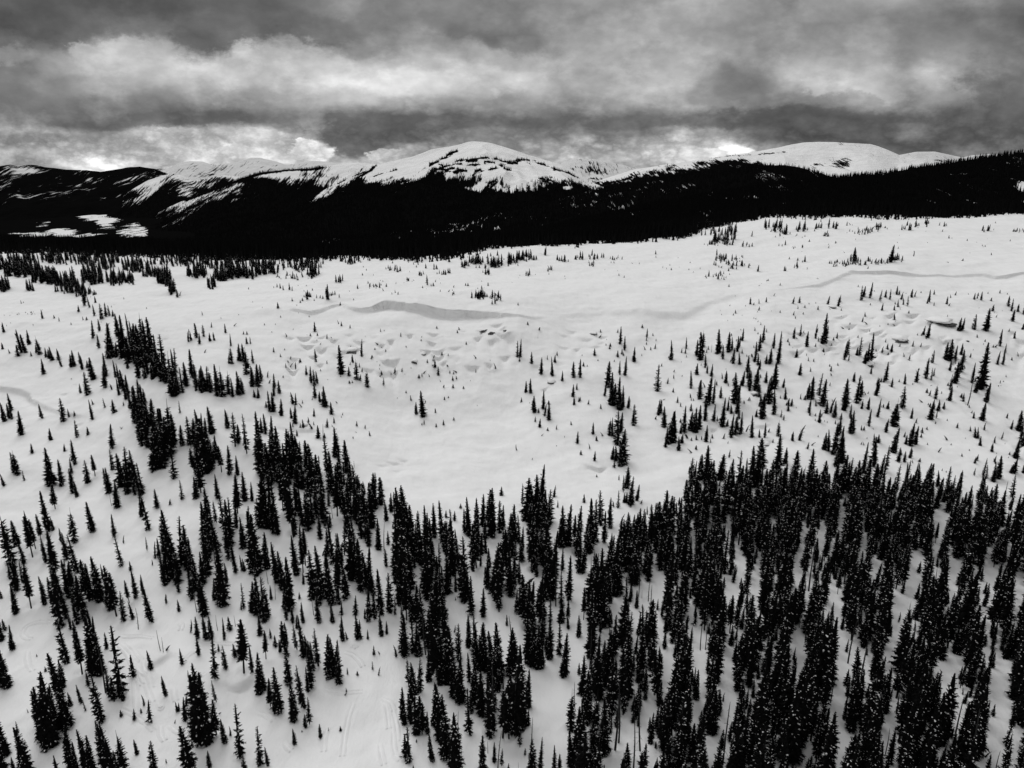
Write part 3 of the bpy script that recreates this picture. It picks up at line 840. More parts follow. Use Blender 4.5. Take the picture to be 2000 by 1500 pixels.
# ------------------------------------------------------------------ where the firs stand, as seen: x, tip row, base row in eight-fold strips of the picture
# (s = dead, b = broad, r = ragged, l = leaning)
NSINGLE = 300
PANELS = [
(0, 550, 3.75, """310,200,270 575,170,220 700,105,155 655,100,190 620,20,175 690,165,250 740,155,275 780,150,255 805,170,250 828,205,255 680,280,415 730,270,360 610,255,280l
725,380,485 865,230,400 790,295,555 815,300,558 915,235,545 890,270,560 970,280,440 960,420,500 1035,215,450 1010,300,610 1040,340,610b 1060,270,480 1090,270,600 1110,250,560 1150,380,640
1200,355,720 1185,450,700 1120,600,715b 935,550,635 1285,480,660r 1250,500,790 1290,560,790 1370,585,760 1410,490,700 1435,600,770 1340,620,810r 1490,610,740 1520,620,800 1590,600,835
1630,605,840 1670,645,820 1705,700,840 1750,650,825 1780,700,820 1435,770,805 1440,300,410 1495,295,400 1465,370,455 1540,370,435 1570,365,430 1400,355,430 1380,350,440l 1550,295,335
1650,305,375 1690,375,470 1700,460,600 1760,450,580 1790,450,590 1805,470,675 1855,495,595 1850,620,765 1810,400,455 1835,405,455 1680,540,600 30,295,370b 120,365,400l 160,345,520 185,380,520
215,350,460 135,460,545 20,445,495 70,490,525 230,510,545 290,385,530 265,460,520b 340,480,555 385,470,575 360,490,560 430,490,570 450,530,620l 545,500,620b 525,530,625 590,510,600 605,540,640
640,575,630 685,550,715b 635,660,830 590,745,815 320,560,675 680,860,900 780,520,690 775,600,775 845,570,700 820,740,790l 880,590,780 905,640,800 940,680,840 770,850,920r 835,860,960 905,880,910l
85,880,1005 65,890,1000 40,950,1010l 160,940,1120 310,890,1000 375,1070,1160 645,1060,1120 820,1040,1220 240,1185,1255 550,1155,1335 475,1185,1240 100,1245,1395 135,1220,1410 180,1380,1455r
380,1205,1490 450,1300,1495 530,1370,1500 645,1300,1470 695,1265,1420 820,1225,1375 785,1360,1500 895,1250,1500 930,1205,1500 1000,1225,1500 955,1300,1500 25,1405,1495 990,1380,1560
960,800,930 1000,750,1030 1065,745,1000 1130,860,1100 1020,900,1060 1090,960,1210 1140,1000,1370b 1130,1200,1365b 1190,920,1150 1240,840,1170 1270,960,1190b 1200,1100,1260 1320,870,960r
1335,1050,1200 1270,1190,1440r 1390,980,1190 1450,930,1080 1430,1000,1200 1510,870,1400 1550,910,1110b 1490,1100,1390 1590,1120,1300 1620,1200,1390 1680,1190,1410 1740,1270,1415 1720,950,1200r
1810,960,1250r 1750,1040,1180 1655,930,995r 1045,1000,1200 1085,840,1010 1160,1050,1200 1225,1000,1180 1480,960,1200 1530,1100,1340 1400,1120,1220s 1475,1300,1420 1560,1150,1330 1180,1140,1330
830,420,550 855,440,555 940,400,550 1000,440,600 1075,500,640 1135,480,700 1165,500,690 1225,560,740 1265,640,780 1300,700,790 1475,640,760 1550,680,800 870,700,830 925,760,860 985,850,960
1055,780,900 1100,880,1060"""),
(500, 550, 3.75, """160,148,195 375,75,130 340,115,140 430,290,365 400,375,400 450,370,395 605,280,310l 625,290,325 520,380,415 270,340,352 130,478,515 180,525,550 210,485,500 435,490,560 440,520,585r
220,595,630 250,585,625 290,588,640 370,610,680 620,460,675 680,620,690 775,415,545 710,530,590 740,560,715 765,675,725 818,640,770 685,720,745 620,685,697 1020,625,680 1068,630,660l
1090,670,680 905,628,642 1315,565,630 1335,620,685 1215,665,695r 1270,675,697 1420,645,670 1470,635,665 1755,595,640 1540,435,460 1375,745,775 1380,840,865b 1100,795,815 1135,830,870 1035,845,855
1175,880,970 1220,795,990 1240,865,885 1315,925,960b 1230,1010,1045 1215,1030,1050 1320,1035,1063 1375,1010,1050 1450,985,1015 1620,900,910l 935,700,760r 800,1045,1075 833,1090,1130 712,1130,1148
15,600,765 40,605,715 85,655,700l 135,670,780 95,710,745l 200,680,702 15,775,850 100,795,950 75,870,920 125,805,950 190,850,980 270,805,895 293,810,900 285,900,1035 260,920,1000 335,880,920l
405,615,740 425,635,760 435,740,850 450,650,745 470,800,880 510,760,915 552,880,970 595,865,890l 425,925,985 572,990,1035b 410,1015,1080l 345,1005,1065 325,1030,1070 522,995,1065 455,1050,1145
490,1040,1160s 625,980,995 300,1085,1130b 20,940,1260 50,1100,1420 115,975,1300 100,1250,1490 180,1110,1450 235,1075,1400 260,1150,1440 320,1160,1260r 290,1350,1490 380,1160,1450 410,1180,1440
430,1330,1460 470,1270,1440 520,1120,1420r 560,1330,1480 585,1060,1280 610,1240,1480 670,1155,1400 690,1300,1500 740,1410,1500 760,1440,1510 795,1460,1510 870,1390,1510 840,1460,1510 912,1430,1510
30,1150,1400 80,1180,1440 150,1200,1460 210,1250,1470 250,1280,1480 720,1310,1360s 645,1330,1490 130,30,45 155,10,40 180,10,50 200,25,60 245,5,60 265,30,65 325,130,155 300,165,178l 445,90,120
470,95,120 490,98,125 530,15,130 550,75,105b 520,40,130 610,90,115l 265,115,140 715,120,135 830,35,50 880,35,50b 905,0,45 955,10,38 1255,0,25 1300,5,30 1410,50,75 1440,75,100l 1580,70,120
1630,60,110 1660,80,120b 1700,0,30 1715,95,120 1750,70,160 1790,85,140r 1730,130,165"""),
(1000, 550, 3.75, """45,150,172 200,312,355l 190,375,415s 115,290,315 40,430,550r 62,415,550 55,550,585 145,510,600 218,550,675 260,535,570r 295,545,690 315,535,590 330,505,540 290,600,680 368,650,725
450,582,700 500,565,700 475,740,790 445,750,840 455,840,900b 490,840,880b 100,725,810b 138,705,815b 70,845,880 165,830,955b 230,790,930 240,890,980 270,885,1010 170,985,1025 205,1000,1065
262,1065,1092 215,1108,1130 605,485,540 790,325,455 825,395,500 805,490,530 775,500,550 990,340,405 895,475,585 830,540,685 790,575,680 705,580,770 680,720,835 725,660,900b 745,740,910
785,690,935 790,760,935b 810,755,920 850,835,925b 650,895,930b 750,570,585 720,478,492 630,565,580 885,895,1050 595,1030,1115 620,1130,1165b 665,1100,1130l 710,990,1120 735,990,1130 775,945,1190
797,950,1100 810,1080,1340 830,1075,1160r 790,1150,1350 735,1200,1300 765,1200,1310 750,1290,1360r 482,1090,1185 505,1232,1268 608,1238,1310 385,1128,1140l 327,1195,1205 620,1410,1430
985,440,460b 975,470,500 1015,475,500b 1048,450,490 1165,425,570 1155,530,570b 1242,482,520 1270,480,525 1400,350,480 1385,360,570 1375,480,572 1425,485,520 1460,455,515s 1515,345,520 1500,420,530
1545,460,565 1580,365,515 1610,400,500 1650,395,510 1685,490,525 1665,515,605 1720,530,548 1760,505,550 1810,380,500 1785,435,535 1860,530,600 1070,600,800r 1140,700,745 1185,675,710l 1355,595,680
1310,650,780 1380,715,780 1412,735,775 1430,610,670 1460,600,690 1385,598,615l 1440,680,900 1470,710,890 1410,830,1015 1565,650,740 1585,730,765l 1540,670,710 1640,660,890 1655,720,880 1655,880,950
1690,648,760 1735,630,770 1790,630,800b 1860,650,740 1870,700,870 1525,765,850 1590,835,860 1700,865,893 1745,850,870r 1308,815,850 1212,835,885 1070,858,975 1090,860,960 1115,910,1065
1165,945,1180 1185,940,1180 1125,1060,1210 1150,1020,1190 1265,905,1100 1235,1040,1110 1312,890,945 1305,950,1090 1340,910,1100 1365,900,1080 1350,1030,1105b 1545,840,1060 1480,900,1020
1580,865,940 1605,895,965 1835,810,1000b 1790,930,990 1575,1005,1060 1605,980,1140 1635,950,1120 1670,950,1120 1715,1045,1100 1755,975,1140 1810,1080,1140 1850,1030,1140 1420,1045,1170
1220,1130,1235 1245,1110,1180 1285,1090,1145 1315,1140,1165 1550,1105,1150 1455,1150,1180l 1350,1195,1230b 1315,1215,1255l 1580,1165,1185 1625,960,985l 1420,1195,1480 1310,1290,1480 1335,1310,1490
1365,1270,1440 1385,1260,1450 1300,1350,1400b 1440,1310,1500 1465,1300,1500 1525,1260,1490 1600,1290,1500 1660,1230,1500r 1700,1290,1500 1750,1200,1500 1590,1225,1290r 1815,1140,1400 1780,1250,1500
1745,112,165 1770,150,170 1808,125,160 1862,110,150 1808,178,210 1595,165,178 1710,170,180 1580,278,288 1685,240,250 1785,260,275l 1800,280,295l"""),
(1500, 550, 3.75, """15,485,600 70,355,600 45,590,780 40,780,970 75,1005,1130 2,680,890 95,935,990r 115,705,775 125,770,860 170,860,910 205,490,555 185,108,160 230,105,155 270,165,190 365,175,205
300,150,165 350,148,160 440,100,165 525,92,150 515,110,180 410,225,450 430,320,400r 395,400,455b 350,305,415 285,360,475b 260,355,380 215,400,420l 505,370,415 465,450,470 460,615,655 560,430,570
580,395,530 590,530,580r 335,560,585b 295,550,580r 665,400,540r 650,480,540b 730,440,600 750,370,600 710,500,600b 755,620,675b 680,25,135 700,30,110 745,0,120 820,55,145r 860,58,115 890,50,130
940,28,95 960,60,95 975,80,130 990,110,170l 1020,100,180r 1052,50,115 1075,65,110 950,130,185 1180,55,150 1165,120,160b 1215,58,95 1310,105,165b 1372,68,100 1510,80,130 1558,70,135 1697,58,85b
1470,82,95l 835,155,210 750,155,172b 925,170,210 925,230,280 710,220,255 690,255,295b 725,285,315l 580,315,330 1215,150,175l 1140,320,390 1175,305,410 1160,390,420 1400,260,360 1420,260,355
1515,235,350 1605,190,360 1645,165,215 1760,100,180 1780,120,215 1830,160,220b 1790,200,290 1870,140,240 1700,345,470 1665,450,480l 1735,450,520r 1590,420,440b 1805,360,415 1765,340,365
1865,290,350 1325,415,580b 1300,440,570b 1370,465,580 1330,570,650b 1425,525,540 1480,520,555b 1370,580,740b 1330,760,870b 1415,815,850 1270,800,820b 1185,790,835 1185,885,915b 1285,880,930
1195,630,720r 1215,630,690r 1095,645,680l 1060,738,755b 1000,670,750b 1035,530,575 1060,430,475 1118,445,478 965,450,475 835,475,520l 875,450,495 905,450,515b 880,515,535b 790,700,830b 825,705,735b
850,665,735 905,700,770 985,760,920 1050,920,1000 1550,430,780 1495,590,740 1520,700,810b 1585,610,700b 1460,720,900s 1600,735,880b 1570,880,1015b 1505,950,1000b 1585,1030,1085 1750,960,1000b
1835,940,1090b 1785,1010,1080 1850,1000,1150 1870,1050,1200 1515,1060,1140 1535,1065,1145 1555,1130,1200 1660,1130,1180 1710,1095,1155r 1640,1180,1245b 1810,1150,1290b 1420,1255,1280 1230,940,1000r
1225,1020,1040b 1155,990,1000 320,695,860 295,740,860b 375,660,830r 405,710,910 350,860,910 270,830,865 240,820,860l 305,950,980 310,880,900l 375,935,1030b 415,1010,1025l 460,840,960l 560,705,910
570,780,910 645,680,885 685,865,930 735,845,935 740,930,1055 620,940,1110 600,970,1110 805,850,990 845,880,920l 878,870,930 930,845,1060 920,900,1060b 920,1060,1250b 1045,1030,1200b 1080,1050,1190b
1010,1120,1190b 1120,1110,1140 1040,1210,1290b 960,1210,1320 995,1240,1320 1110,1290,1320 860,1195,1390r 690,1165,1400 770,1130,1350 820,1260,1450 180,1095,1165b 230,1050,1160l 290,1170,1225
320,1160,1200l 410,1100,1230b 440,1080,1240 480,1030,1260 520,1045,1320 545,1130,1330 500,1220,1350b 580,1265,1280b 125,1210,1330b 60,1110,1400 185,1225,1480 305,1220,1480 580,1320,1500
410,1370,1500 1010,1300,1500 1065,1320,1500 1150,1320,1500b 1240,1380,1500 1310,1350,1500r 1400,1395,1500 1190,1360,1400 1570,1290,1430r 1600,1340,1440r 1510,1360,1420r 1650,1330,1460b
1685,1270,1440b 1660,1270,1320 1530,1260,1310 1515,1280,1330 1780,1330,1400b 1800,1290,1400 1870,1330,1400b 1760,1280,1290 1570,1400,1500 1735,1180,1190 1445,1140,1150l"""),
(0, 900, 4, """430,160,370 565,60,250 850,50,250 915,140,360 870,260,350s 1000,0,250 1090,100,270 1105,250,430b 1165,205,535r 1235,215,365 1330,295,340 85,370,805 275,450,680 385,225,545
355,620,790 190,635,800 520,560,770 590,355,630 725,310,550 440,540,900 610,560,865 175,780,950 240,800,1140 955,585,815r 965,575,640l 1020,780,855 1150,590,700r 1210,640,760l 1190,770,815l
1280,350,700 1340,365,820 1310,560,940 1400,820,1025 1460,530,850r 1500,590,850 1620,500,890 1620,200,500 1640,300,510 1420,150,300 1530,120,290 1570,0,240 1700,100,290 1750,220,560r
1800,280,570r 1690,300,480r 1860,90,400 1910,80,310 1970,160,310 1900,440,680 1840,570,870 1960,340,640 1990,400,870 1740,660,1120 1700,650,900s 1770,790,950b 1500,850,1080 1600,860,1200
1675,920,1085 1900,950,1150r 1985,930,1180 1120,0,250 120,955,1190b 10,980,1070 350,890,1115b 480,840,1290 560,850,990 640,890,1200 690,770,1090 780,735,1090b 720,790,1080 880,805,1150
910,870,1200 965,1020,1250 1010,930,1105 1060,850,1070 1120,885,1030 1185,950,1250 1150,1040,1210 1300,1020,1110 1080,1145,1310s 600,1000,1270 470,760,1100 430,900,1180 520,950,1230 665,1000,1240
1370,560,900 1250,600,760 1300,700,900 1380,700,960 1480,700,900 1540,760,1010 1580,700,960 1640,560,760 1850,300,520 1890,480,620 1570,950,1150 1535,1000,1180s 1790,560,760 840,900,1130"""),
(500, 900, 4, """60,0,510 110,50,520 170,180,570 90,270,520 190,0,200 210,100,200 290,0,580 300,250,580 360,200,500 405,240,540 445,215,480 480,240,450 500,400,610 540,350,510 575,410,520
520,195,280 640,20,245 600,350,450s 690,150,440 730,220,450 770,250,450 740,60,300 800,110,400 820,250,600 860,300,600 845,155,260 930,85,370b 890,170,360b 980,120,340 905,380,490 1020,310,465b
960,445,690b 1000,480,700s 1035,540,650 1020,650,820 1060,245,395 1085,240,370 1065,460,520l 1130,135,700 1160,190,500 1110,370,900 1160,420,1050 1210,340,650 1190,350,700 1250,470,690
1290,380,740 1265,400,620 1345,400,700 1380,480,820b 1395,395,530 1430,410,460l 1485,385,445 1510,460,555 1550,385,465 1475,460,700 1600,330,370 1630,370,560 1665,275,580 1720,280,540b 1700,500,700
1780,250,510 1855,200,590 1835,220,520 1900,310,560 1930,340,510 1915,200,270 1985,410,600 1560,520,650 1580,600,850 1800,520,720 1810,730,990 1740,470,700s 1870,660,1080 1900,700,1150
1755,720,820 1640,600,1090 1700,660,860 1560,870,1020b 1690,900,1200 1780,990,1210 1960,520,900 1990,700,1050 1940,520,700 30,370,860 90,540,840b 10,600,900 60,900,1250 20,880,1200
95,830,960s 160,620,950 210,690,1000b 260,740,1160b 230,950,1150b 310,570,890 350,490,700 390,520,810 370,600,870 520,660,740 545,690,820 610,440,800 570,520,740 650,560,760 690,480,730r
590,780,1110 650,700,1100 700,800,1080 640,950,1090b 760,470,920 800,560,930 820,610,1010 860,700,1030 890,660,1010 910,850,1050 880,980,1250 930,1000,1230 980,840,1200 950,890,980
1040,860,1180 1085,1050,1200r 1150,700,1060 1210,650,1000 1230,900,1250 1180,900,1240 1250,960,1220 1240,740,840 1300,770,990r 1330,850,980 1400,800,1240 1440,880,1250 1470,980,1220
1550,700,900r 1430,640,830 1560,1060,1095 415,870,955 370,870,960b 495,920,1020 530,950,1080r 450,1050,1200s 370,1100,1260 490,1050,1260 600,1110,1260 150,970,1080s 780,1050,1200 850,1150,1230b
1150,1130,1290 670,1100,1200 120,970,1080b 1510,940,1010s 250,100,400 330,130,420 1080,560,860 1130,640,960 1100,760,1020 1200,560,860 1600,760,980 1660,780,1060 1370,640,900 1500,620,860
1620,900,1090 1760,560,760 1850,860,1060 1420,740,960 130,300,560 40,280,500 640,560,860"""),
(1000, 900, 4, """15,330,620 80,175,350r 120,110,460 150,180,480 195,100,480 235,20,370 215,250,480 290,225,490 330,190,280 355,310,365l 385,340,670 440,325,660 565,255,325 510,345,720 540,370,545
610,300,700 600,480,720 690,230,500 655,300,630 720,380,635 765,290,520 825,230,365r 795,300,360l 850,410,510l 880,490,505 870,110,240r 900,35,210 940,115,330 925,150,340 980,180,310 875,250,325
895,240,330 925,300,360 1010,300,335 1055,360,420l 835,110,150l 780,560,620 785,570,780 75,590,780 85,510,700 155,440,750 250,400,780 300,440,900 320,420,1080 260,700,1080 390,680,850
345,760,1130s 380,850,1120r 445,740,1085 520,600,870 550,640,870b 640,700,870r 670,720,835l 60,790,960 100,800,1010l 140,940,1050l 55,970,1190 20,820,1000 210,890,1190b 250,1000,1240 300,1050,1260
380,1050,1260 440,1090,1260 560,990,1240 610,720,1190 660,760,1240b 720,880,1250 130,1090,1210s 905,400,540 945,420,560 985,360,620 1010,370,600 1110,330,560 1165,210,640 1190,240,600 1215,260,600
1240,270,620 860,590,860 900,540,860 730,780,980 800,750,1050b 830,730,1040 1015,1010,1080s 990,830,1050s 1065,900,1090s 10,770,900s 30,1000,1180 270,520,820 330,600,900 370,440,660 520,480,740
480,420,640 590,420,640 140,300,600 170,260,500 60,420,640 690,980,1200 760,900,1100 1085,960,1240s"""),
(1500, 900, 4, """1180,780,870 840,790,1000 1310,480,640 500,1100,1240 1630,980,1120 1830,150,340s 1910,100,300r 1660,100,300 1480,90,290 1390,40,250r 1240,10,250b 1150,10,240 1070,5,220
1565,190,360 1720,200,360 1940,300,420s 1475,820,1130s 1160,950,1080 1760,820,1080 1690,950,1130b 320,680,1010s 355,800,1000s 170,900,1080s 545,900,1040s 1980,1050,1200s 1985,300,520"""),
(0, 1200, 4, """100,80,270 60,260,565b 20,300,560b 530,40,370 490,350,560b 600,40,220b 740,0,460b 790,150,470b 800,450,830 890,480,660 930,90,640r 960,500,670b 830,250,600s 400,430,1020b
560,420,860 450,560,900b 560,860,1190b 300,600,860 50,700,1090b 140,830,930r 225,860,1260b 180,900,1260 120,1110,1260 450,1100,1260 670,900,1200 730,930,1250b 790,820,1070b 850,830,1200
880,830,1250 980,880,1260 1070,970,1090 1210,960,1240 1300,1120,1160l 1125,625,710 1105,730,770b 670,660,750r 220,740,770l 1475,430,500r 1385,680,760 1450,650,820 1460,620,710 1365,820,850l
1410,890,910l 1520,750,800r 1540,380,690 1570,420,1000 1620,440,1000b 1690,650,940 1680,150,490r 1690,500,680r 1770,240,420 1550,0,180 1610,0,190b 1650,0,190 1750,20,195 1700,0,120s
1800,10,120 1840,0,90s 1910,20,450 1970,230,450 1760,810,1000b 1800,880,950l 1870,690,1110r 1920,1090,1300 1480,870,1250 1500,990,1030 1530,1070,1260r 1640,1060,1190b 1250,120,280s 1275,180,290s
1300,220,280l 1305,300,320l 10,0,200b 40,30,120 480,300,700 340,560,980b 430,620,980 520,560,900 720,200,430 640,100,460 850,420,640 600,1000,1230b 20,900,1240b 950,1050,1300"""),
(500, 1200, 4, """30,0,160 60,0,60 115,100,180 80,130,340 155,160,250 190,190,290 235,55,240b 320,60,270r 370,0,330 390,160,300 430,250,570 370,370,720r 410,400,600 490,100,400r 570,150,490
600,170,470b 650,250,540 640,200,480b 680,10,200b 710,130,195 790,0,190 820,60,190 875,115,190b 980,0,165b 1020,50,150 920,240,315 965,275,310l 910,365,430r 1095,235,330l 25,290,610b
60,400,590 115,500,710 185,400,765 150,640,770 260,280,550 295,530,825b 380,620,730b 420,640,850r 390,770,880b 300,890,1010b 505,850,960 565,880,915r 360,900,920 695,595,630l 715,420,470l
30,870,1170r 90,1030,1180 1160,0,320 1220,0,300 1250,50,320 1280,120,320 1330,0,310s 1380,0,190 1400,50,190 1190,330,550r 1230,370,560 1270,340,600 1350,280,520b 1390,320,450s 1450,150,530b
1500,100,530b 1430,0,540 1550,270,640b 1600,285,680 1550,70,140l 1410,540,850b 1440,540,970b 1400,700,870 1700,345,690b 1670,560,920r 1680,600,770 1760,550,650s 1800,560,660 1160,560,850b
1210,600,850 1250,580,930 1300,680,930 1340,750,930 1280,620,900 1370,820,870s 1170,920,1110 1200,860,1150r 1255,970,1000b 1380,910,1140b 1480,790,1130 1510,900,1130 1550,760,1260b 1580,750,950s
1610,1050,1140s 1770,940,1250b 1810,980,1080s 1860,1000,1150b 1890,900,1190s 1920,1040,1180r 1970,1160,1260 1230,1180,1290 1830,500,950 1860,400,900s 1930,500,960 1980,600,960 1940,500,800
1660,0,250b 1700,0,310 1780,50,410b 1850,120,450 1900,60,460b 1820,200,520 1900,400,600 1980,100,480 1960,0,80 1830,650,940r 1490,300,540 1440,250,520 1470,620,960 1240,420,700 1210,480,760
1850,300,560 1760,150,380"""),
(1000, 1200, 4, """10,0,460s 60,240,860 30,300,900 20,460,940s 60,860,1030r 50,520,880b 130,430,720b 125,730,870 115,0,380 150,30,250 215,80,415b 290,0,340b 265,150,330 370,50,310 400,130,475b
440,0,110b 520,0,170b 610,30,250b 690,0,140b 610,120,420s 455,570,900 490,520,720s 500,700,1180b 460,900,1180b 545,800,1150 155,800,1010s 150,960,1240b 210,965,1260 325,1020,1260 370,1080,1260
100,1040,1100r 50,1150,1230s 590,430,820b 680,190,650b 650,300,620 750,100,560b 800,530,1050s 830,560,990s 870,450,780r 710,650,1080b 630,820,1160b 660,560,900 950,800,1200s 1000,650,1050s
960,560,810b 1050,380,610 1080,760,1000b 1140,180,650r 1120,990,1050b 890,990,1260b 1020,1080,1200 1130,1120,1240 1350,150,650b 1300,300,640b 1250,480,640b 1440,430,660b 1590,100,520b 1540,450,900b
1570,560,920b 1760,320,590b 1650,610,680l 1790,560,830r 1635,670,1240s 1480,800,1090s 1470,0,270s 1510,40,270s 1450,760,1120b 1350,560,1000b 1200,660,1060b 1160,650,960b 1220,900,1240b
1310,900,1240 1400,850,1150 1760,800,1240b 1900,500,1000b 1300,0,300b 900,200,640b 1000,100,480b 1080,150,430 570,950,1200 170,60,400 240,200,400 80,500,880 30,100,440 650,900,1200
720,850,1100 1990,1040,1240b 1950,560,1000b 590,560,860 620,1050,1260b"""),
(1500, 1200, 4, """290,0,220s 245,0,110s 315,220,420 580,0,110 630,20,370s 655,30,150 745,0,250b 770,260,320b 710,180,680s 650,440,900b 750,480,900b 830,150,480b 815,470,620s 910,420,760b
860,560,880b 450,760,1240b 440,400,720r 490,430,690s 240,400,640 380,0,640b 480,0,540b 120,350,900b 200,450,1050b 950,870,1160 915,870,1100s 1000,640,780l 1100,400,640b 1200,300,620b
1160,150,620b 1340,430,1000b 1320,600,1000b 1520,740,1400s 1420,660,1150s 1350,0,340b 1440,0,190s 1490,50,310b 1460,80,300b 1570,250,560b 1640,300,600r 1700,320,580 1750,290,410 1690,150,240 1695,150,190
1620,0,400b 1750,0,180b 1850,60,340b 1900,0,330b 1950,0,300b 1960,400,820b 1990,420,860b 1760,700,790 1520,580,630l 1600,560,1100b 1650,640,1000b 1860,790,1020r 1680,900,1030 1690,1060,1120l
1770,1060,1240s 1840,1130,1260r 1950,1020,1300 1550,700,1200b 1130,640,1180b 1080,680,1200b 1220,700,1240b 1050,850,1300b 1480,800,1280b 800,600,1150b 720,820,1240b 330,560,980 290,380,860b"""),
]
# small bands and clumps on the plateau: centre, half-size, number, height in the picture
CLUSTERS = [
(120,1050,120,120,12,42),(250,1300,150,120,10,40),(440,1230,110,140,12,42),(90,1380,80,90,6,50),(620,1250,90,90,8,40),(1500,780,180,60,22,34),(1720,800,200,70,20,36),(1880,700,90,60,8,30),(1420,700,130,40,12,32),(1600,660,60,30,6,26),(480,800,80,60,8,40),(90,850,100,90,7,40),
(250,690,18,30,8,62),(285,715,20,34,12,62),(335,755,25,20,8,52),(405,765,38,8,7,45),(275,825,18,45,9,70),(312,885,24,36,10,75),(400,900,30,36,10,72),(560,955,55,55,20,78),(640,985,45,55,15,82),
(690,1035,38,55,12,82),(800,1065,36,60,15,88),(865,1110,38,70,14,88),(965,1105,45,60,14,82),(1065,1085,36,60,12,78),(655,1150,55,45,9,92),(825,1210,50,70,12,98),(885,1310,50,50,9,98),(960,1360,45,60,10,95),(1045,1240,40,30,8,88),
(130,1185,36,50,8,85),(425,1055,38,50,9,82),(345,1130,30,40,5,85),(50,1120,30,60,5,70),(190,1260,25,60,4,95),(570,1290,50,40,4,80),(1170,1180,25,40,8,85),
(1380,452,20,12,16,20),(1415,470,22,8,22,20),(1422,455,20,8,14,20),(1405,478,30,4,26,10),(1510,447,18,7,18,18),(1527,457,12,6,10,17),(1566,448,12,6,12,17),(1592,446,12,4,6,12),(1625,443,12,6,8,16),
(1685,453,22,6,22,9),(1720,449,18,6,14,10),(1769,447,10,8,8,13),(1790,441,6,4,5,12),(1811,440,6,5,6,13),(1842,440,8,3,5,9),(1615,461,8,3,6,9),(1430,515,38,16,46,10),(1402,540,26,7,18,9),
(1403,545,2,1,1,30),(1412,505,6,4,6,12),(1437,507,4,3,3,12),(1666,508,7,4,9,22),(1680,514,62,4,50,9),(1741,512,3,2,2,32),(1752,510,12,4,9,14),(1640,519,18,3,10,8),(1480,530,3,1,2,17),(1533,529,3,1,2,13),
(1533,479,2,1,1,12),(1470,462,2,1,1,13),(1569,511,3,2,3,14),(1556,523,5,3,4,12),(1401,499,2,1,1,12),(1655,440,2,1,1,11),(1663,440,3,1,2,9),(1920,452,4,2,3,10),(1930,450,3,3,3,12),(1855,466,5,1,3,6),
(1990,452,12,3,12,6),(1500,549,5,1,4,4),(1880,509,3,1,2,5),(1850,513,3,1,2,4),(1543,482,40,4,7,6),(1460,480,14,3,6,11),(1535,462,40,5,10,5),(1785,500,2,1,1,9),(1595,545,3,1,2,4),
(685,513,11,4,12,15),(769,527,9,4,8,11),(909,520,8,4,8,16),(930,514,15,4,18,17),(965,518,16,6,18,20),(1000,512,11,5,16,22),(1026,505,16,6,22,17),(1066,498,3,2,3,19),(1045,507,6,3,6,12),(1098,510,13,4,12,11),
(1130,505,12,3,9,15),(1161,503,13,5,12,12),(1178,503,4,2,3,13),(867,534,18,3,13,10),(867,534,2,1,1,18),(825,538,7,3,7,9),(835,554,2,1,1,18),(734,559,14,3,12,7),(664,550,10,3,8,14),(937,580,14,5,22,13),
(966,582,9,6,9,14),(955,535,10,3,7,13),(1028,537,8,3,5,10),(1036,537,2,1,1,18),(1075,529,6,3,5,9),(797,548,12,3,9,6),(1158,516,10,5,9,7),(1205,507,14,5,7,9),(1280,500,5,4,2,12),(1330,520,30,18,6,5),
(1060,545,60,10,7,4),(880,560,70,10,10,5),(960,512,70,14,26,10),(790,522,70,10,18,9),
(612,534,13,7,24,19),(595,527,22,6,16,12),(574,542,40,6,22,9),(640,574,2,1,1,20),(648,575,10,2,6,8),(598,579,11,3,9,12),(700,508,40,5,22,12),(600,518,45,6,36,14),(520,530,24,8,34,16),
(21,530,25,12,26,24),(52,532,30,12,26,24),(87,546,30,10,34,24),(122,553,30,11,34,24),(147,566,20,8,20,20),(182,546,22,12,34,24),(203,520,30,8,22,18),(227,550,20,9,18,20),(252,552,18,7,14,17),
(266,526,25,7,22,18),(297,536,22,6,20,18),(322,550,14,10,26,24),(336,570,5,7,7,22),(350,580,5,3,2,16),(385,538,20,7,26,22),(413,558,9,8,13,20),(437,542,20,8,26,22),(465,536,18,8,26,20),(490,540,12,6,14,18),
(10,566,16,5,14,22),(63,566,11,4,8,18),(168,582,5,6,5,18),(345,516,30,6,16,15),(420,520,40,6,34,16),(150,512,60,6,30,18),(60,508,70,5,40,18),(280,512,80,5,30,16),(480,518,50,5,34,15),(560,520,60,7,36,14),
(160,575,30,5,12,14),(130,572,30,4,12,14),(20,614,18,3,6,4),(60,612,14,3,8,4),
]
DOTS = [(560,760,640,760,26),(700,900,640,740,26),(860,960,700,790,12),(1130,1400,640,720,22),(1280,1500,700,860,34),(1400,1700,600,680,40),(1560,1990,640,760,44),(1500,1900,760,880,44),(1700,2000,560,640,26),
        (0,300,580,640,22),(120,260,700,850,10),(460,700,560,660,16),(560,700,760,860,14),(1000,1200,760,900,12),(560,1000,520,580,40),(1180,1700,500,580,26),(1500,1980,430,500,40),(1720,1990,860,930,16),(380,560,600,700,10),
        (20,500,1280,1480,8),(600,800,1250,1450,4)]
